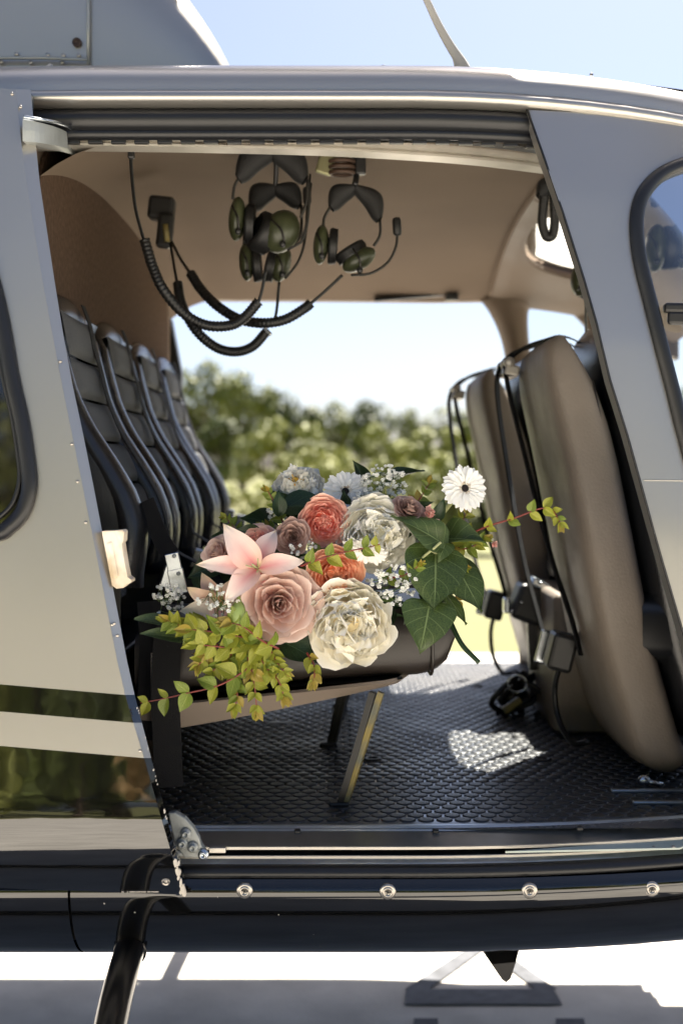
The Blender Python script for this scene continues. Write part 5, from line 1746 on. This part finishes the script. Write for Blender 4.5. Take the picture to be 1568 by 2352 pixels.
def sprig(pts, nodes, seed, lp=40, label=None, end=True, hang=0., mix=(0, 0, 1), dense=1.0):
    """red stem with opposite pairs of small leaves"""
    rng = random.Random(seed)
    e = empty('leafy_sprig', at(*pts[0]), BQ)
    org = at(*pts[0])
    P = [p - org for p in spl([at(*p) for p in pts], 40)]
    b = MB().tube(P, lambda t: lerp(.0019, .0008, t), 6)
    kid(b, 'stem', stem_r, e)
    for k in range(nodes):
        t = (k + .6) / nodes
        i = min(38, int(t * 39))
        p = P[i]
        T = (P[i + 1] - P[i]).normalized()
        side = T.cross(Vector((0, -1, 0)))
        side = side.normalized() if side.length > .01 else Vector((1, 0, 0))
        for sgn in (-1, 1):
            if rng.random() > dense: continue
            L = lp / F * 2.0 * lerp(1.0, .62, t) * rng.uniform(.75, 1.15)
            d = (T * rng.uniform(.35, .9) + side * sgn * rng.uniform(.6, 1) + Vector((0, rng.uniform(-.5, .35), -hang * rng.uniform(.3, 1)))).normalized()
            n = Vector((rng.uniform(-.5, .5), -1, rng.uniform(-.1, .8)))
            place_leaf('leaf', rng.choice(abM[rng.choice(mix)]), p, p + d * L, n, e, rng.uniform(.8, 1.15))
    if end:
        for q in range(4):
            d = (T + Vector((rng.uniform(-.7, .7), rng.uniform(-.4, .4), rng.uniform(-.7, .4)))).normalized()
            place_leaf('leaf', rng.choice(abM[rng.choice((0, 2))]), P[-1], P[-1] + d * (lp * .62 / F * 2.0), (rng.uniform(-.3, .3), -1, .3), e, .8)
    return e
sprig([(1050, 1240, 2.10), (1115, 1210, 2.07), (1180, 1190, 2.04), (1240, 1168, 2.02), (1268, 1172, 2.02), (1285, 1200, 2.01)], 7, 101, 42)
sprig([(1000, 1290, 2.12), (1040, 1240, 2.12), (1070, 1180, 2.12)], 6, 102, 44, mix=(0, 1, 2))
sprig([(1000, 1260, 2.12), (1030, 1320, 2.11), (1050, 1380, 2.10)], 6, 103, 40, mix=(0, 2, 1))
sprig([(1020, 1250, 2.14), (1070, 1260, 2.13), (1110, 1240, 2.12)], 5, 104, 44, mix=(1, 0))
sprig([(690, 1300, 2.01), (740, 1282, 1.985), (790, 1268, 1.975), (840, 1258, 1.97), (872, 1250, 1.965)], 5, 105, 44, mix=(1, 1, 0), end=False)
sprig([(665, 1225, 2.11), (645, 1190, 2.10), (628, 1150, 2.09), (615, 1128, 2.09)], 5, 106, 34, mix=(1, 1))
sprig([(650, 1240, 2.12), (625, 1215, 2.11), (600, 1205, 2.10)], 5, 107, 26, mix=(1, 2))
sprig([(600, 1470, 2.0), (540, 1460, 1.985), (480, 1450, 1.975), (440, 1446, 1.97)], 5, 108, 66, mix=(0, 1))
sprig([(620, 1480, 2.0), (560, 1490, 1.985), (500, 1485, 1.975), (455, 1480, 1.97)], 5, 109, 62, mix=(0, 0, 1))
sprig([(640, 1490, 2.0), (600, 1470, 1.98), (560, 1440, 1.975), (530, 1430, 1.97)], 4, 110, 60, mix=(1, 0))
sprig([(600, 1510, 2.0), (555, 1545, 1.985), (500, 1575, 1.975), (430, 1592, 1.965), (370, 1606, 1.96), (322, 1614, 1.955)], 6, 111, 56, mix=(1, 0), end=False)
sprig([(560, 1490, 2.0), (575, 1530, 1.99), (585, 1580, 1.985), (590, 1632, 1.985)], 6, 112, 46, hang=.3, mix=(0, 0, 2))
sprig([(590, 1490, 2.0), (610, 1530, 1.99), (640, 1565, 1.985), (652, 1600, 1.985)], 6, 113, 44, hang=.3)
sprig([(530, 1490, 2.0), (535, 1540, 1.99), (545, 1590, 1.985), (540, 1625, 1.985)], 6, 114, 44, hang=.3, mix=(0, 1, 2))
sprig([(500, 1480, 2.0), (470, 1510, 1.99), (455, 1530, 1.985)], 4, 115, 40, mix=(0, 2))
sprig([(620, 1490, 2.0), (635, 1520, 1.99), (655, 1545, 1.985)], 4, 116, 38, mix=(0, 0))
sprig([(705, 1500, 2.02), (720, 1525, 2.0), (722, 1550, 1.99), (718, 1568, 1.985)], 4, 117, 34, hang=.4, mix=(0, 2))
sprig([(570, 1470, 2.01), (520, 1510, 1.995), (480, 1550, 1.985)], 5, 118, 50, mix=(1, 1, 0))
sprig([(560, 1460, 2.02), (600, 1500, 2.0), (620, 1540, 1.99)], 5, 119, 46, mix=(1, 1, 0))

sprig([(930, 1180, 2.13), (960, 1150, 2.12), (985, 1110, 2.12)], 5, 120, 38, mix=(1, 2))
sprig([(960, 1300, 2.09), (1000, 1290, 2.07), (1060, 1300, 2.06)], 5, 121, 40, mix=(1, 0))
sprig([(560, 1250, 2.14), (540, 1215, 2.13), (520, 1190, 2.13)], 4, 122, 34, mix=(1, 1))
sprig([(700, 1330, 2.05), (715, 1290, 2.04), (735, 1260, 2.04)], 4, 123, 34, mix=(1, 1), end=False)
sprig([(880, 1330, 2.05), (930, 1320, 2.03), (960, 1300, 2.02)], 4, 124, 36, mix=(1, 1))
sprig([(480, 1440, 2.02), (430, 1440, 2.0), (385, 1425, 1.99)], 5, 125, 48, mix=(1, 0))
rng = random.Random(78)
for k in range(26):            # leaves filling the gaps between blooms
    bx, by = rng.uniform(540, 1000), rng.uniform(1180, 1420)
    a = math.atan2(by - 1310, bx - 780) + rng.uniform(-.9, .9)
    place_leaf('dark_leaf', darkM[k % 3], at(bx, by, rng.uniform(2.06, 2.09)), at(bx + 62 * math.cos(a), by + 58 * math.sin(a), rng.uniform(2.05, 2.08)), (rng.uniform(-.4, .4), -1, rng.uniform(0, .6)), BQ, .9)

# -- baby's breath
def breath(dx, dy, Y, wx, wy, n, seed, root):
    rng = random.Random(seed)
    e = empty('baby_breath', at(*root), BQ)
    org = at(*root)
    bl, stv = MB(), MB()
    hubs = []
    for k in range(max(4, n // 9)):
        a = rng.uniform(0, 6.28); q = math.sqrt(rng.random()) * .75
        hubs.append(at(dx + wx * q * math.cos(a), dy + wy * q * math.sin(a) + wy * .15, Y + rng.uniform(-.01, .025)))
        stv.tube(spl([Vector((0, 0, 0)), (hubs[-1] - org) * .5 + Vector((rng.uniform(-.008, .008), 0, rng.uniform(0, .01))), hubs[-1] - org], 7), .0006, 4)
    for k in range(n):
        a = rng.uniform(0, 6.28); q = math.sqrt(rng.random())
        p = at(dx + wx * q * math.cos(a), dy + wy * q * math.sin(a), Y + rng.uniform(-.025, .02))
        h = min(hubs, key=lambda c: (c - p).length)
        stv.tube(spl([h - org, (h + p) / 2 - org + Vector((0, 0, -.004)), p - org], 5), .0004, 4)
        r_ = rng.uniform(.0021, .0040)
        nrm = Vector((rng.uniform(-.8, .8), -1, rng.uniform(-.3, 1))).normalized()
        M_ = frame(nrm)
        bl.ico(p - org, r_ * .5, 1)
        for c in range(6):
            t = c * PI / 3 + rng.uniform(-.2, .2)
            d = M_ @ Vector((math.cos(t), math.sin(t), rng.uniform(.1, .6)))
            bl.ico(p - org + d * r_ * .75, r_ * .52, 1, (1, 1, .7))
    kid(bl, 'blossoms', gyps, e)['kind'] = 'stuff'
    kid(stv, 'stems', stem_g, e)['kind'] = 'stuff'
breath(880, 1112, 2.12, 52, 46, 120, 1, (870, 1190, 2.14))
breath(838, 1150, 2.10, 28, 24, 40, 2, (850, 1200, 2.13))
breath(900, 1345, 2.03, 58, 48, 85, 3, (850, 1400, 2.07))
breath(388, 1378, 2.05, 36, 42, 46, 4, (430, 1440, 2.06))
breath(502, 1378, 1.985, 50, 40, 44, 5, (500, 1450, 2.01))
breath(718, 1268, 2.06, 30, 18, 22, 6, (730, 1300, 2.08))
breath(980, 1245, 2.09, 34, 40, 46, 7, (960, 1300, 2.11))
breath(640, 1180, 2.13, 26, 22, 24, 8, (660, 1220, 2.14))
breath(700, 1260, 2.05, 34, 26, 26, 9, (710, 1300, 2.07))
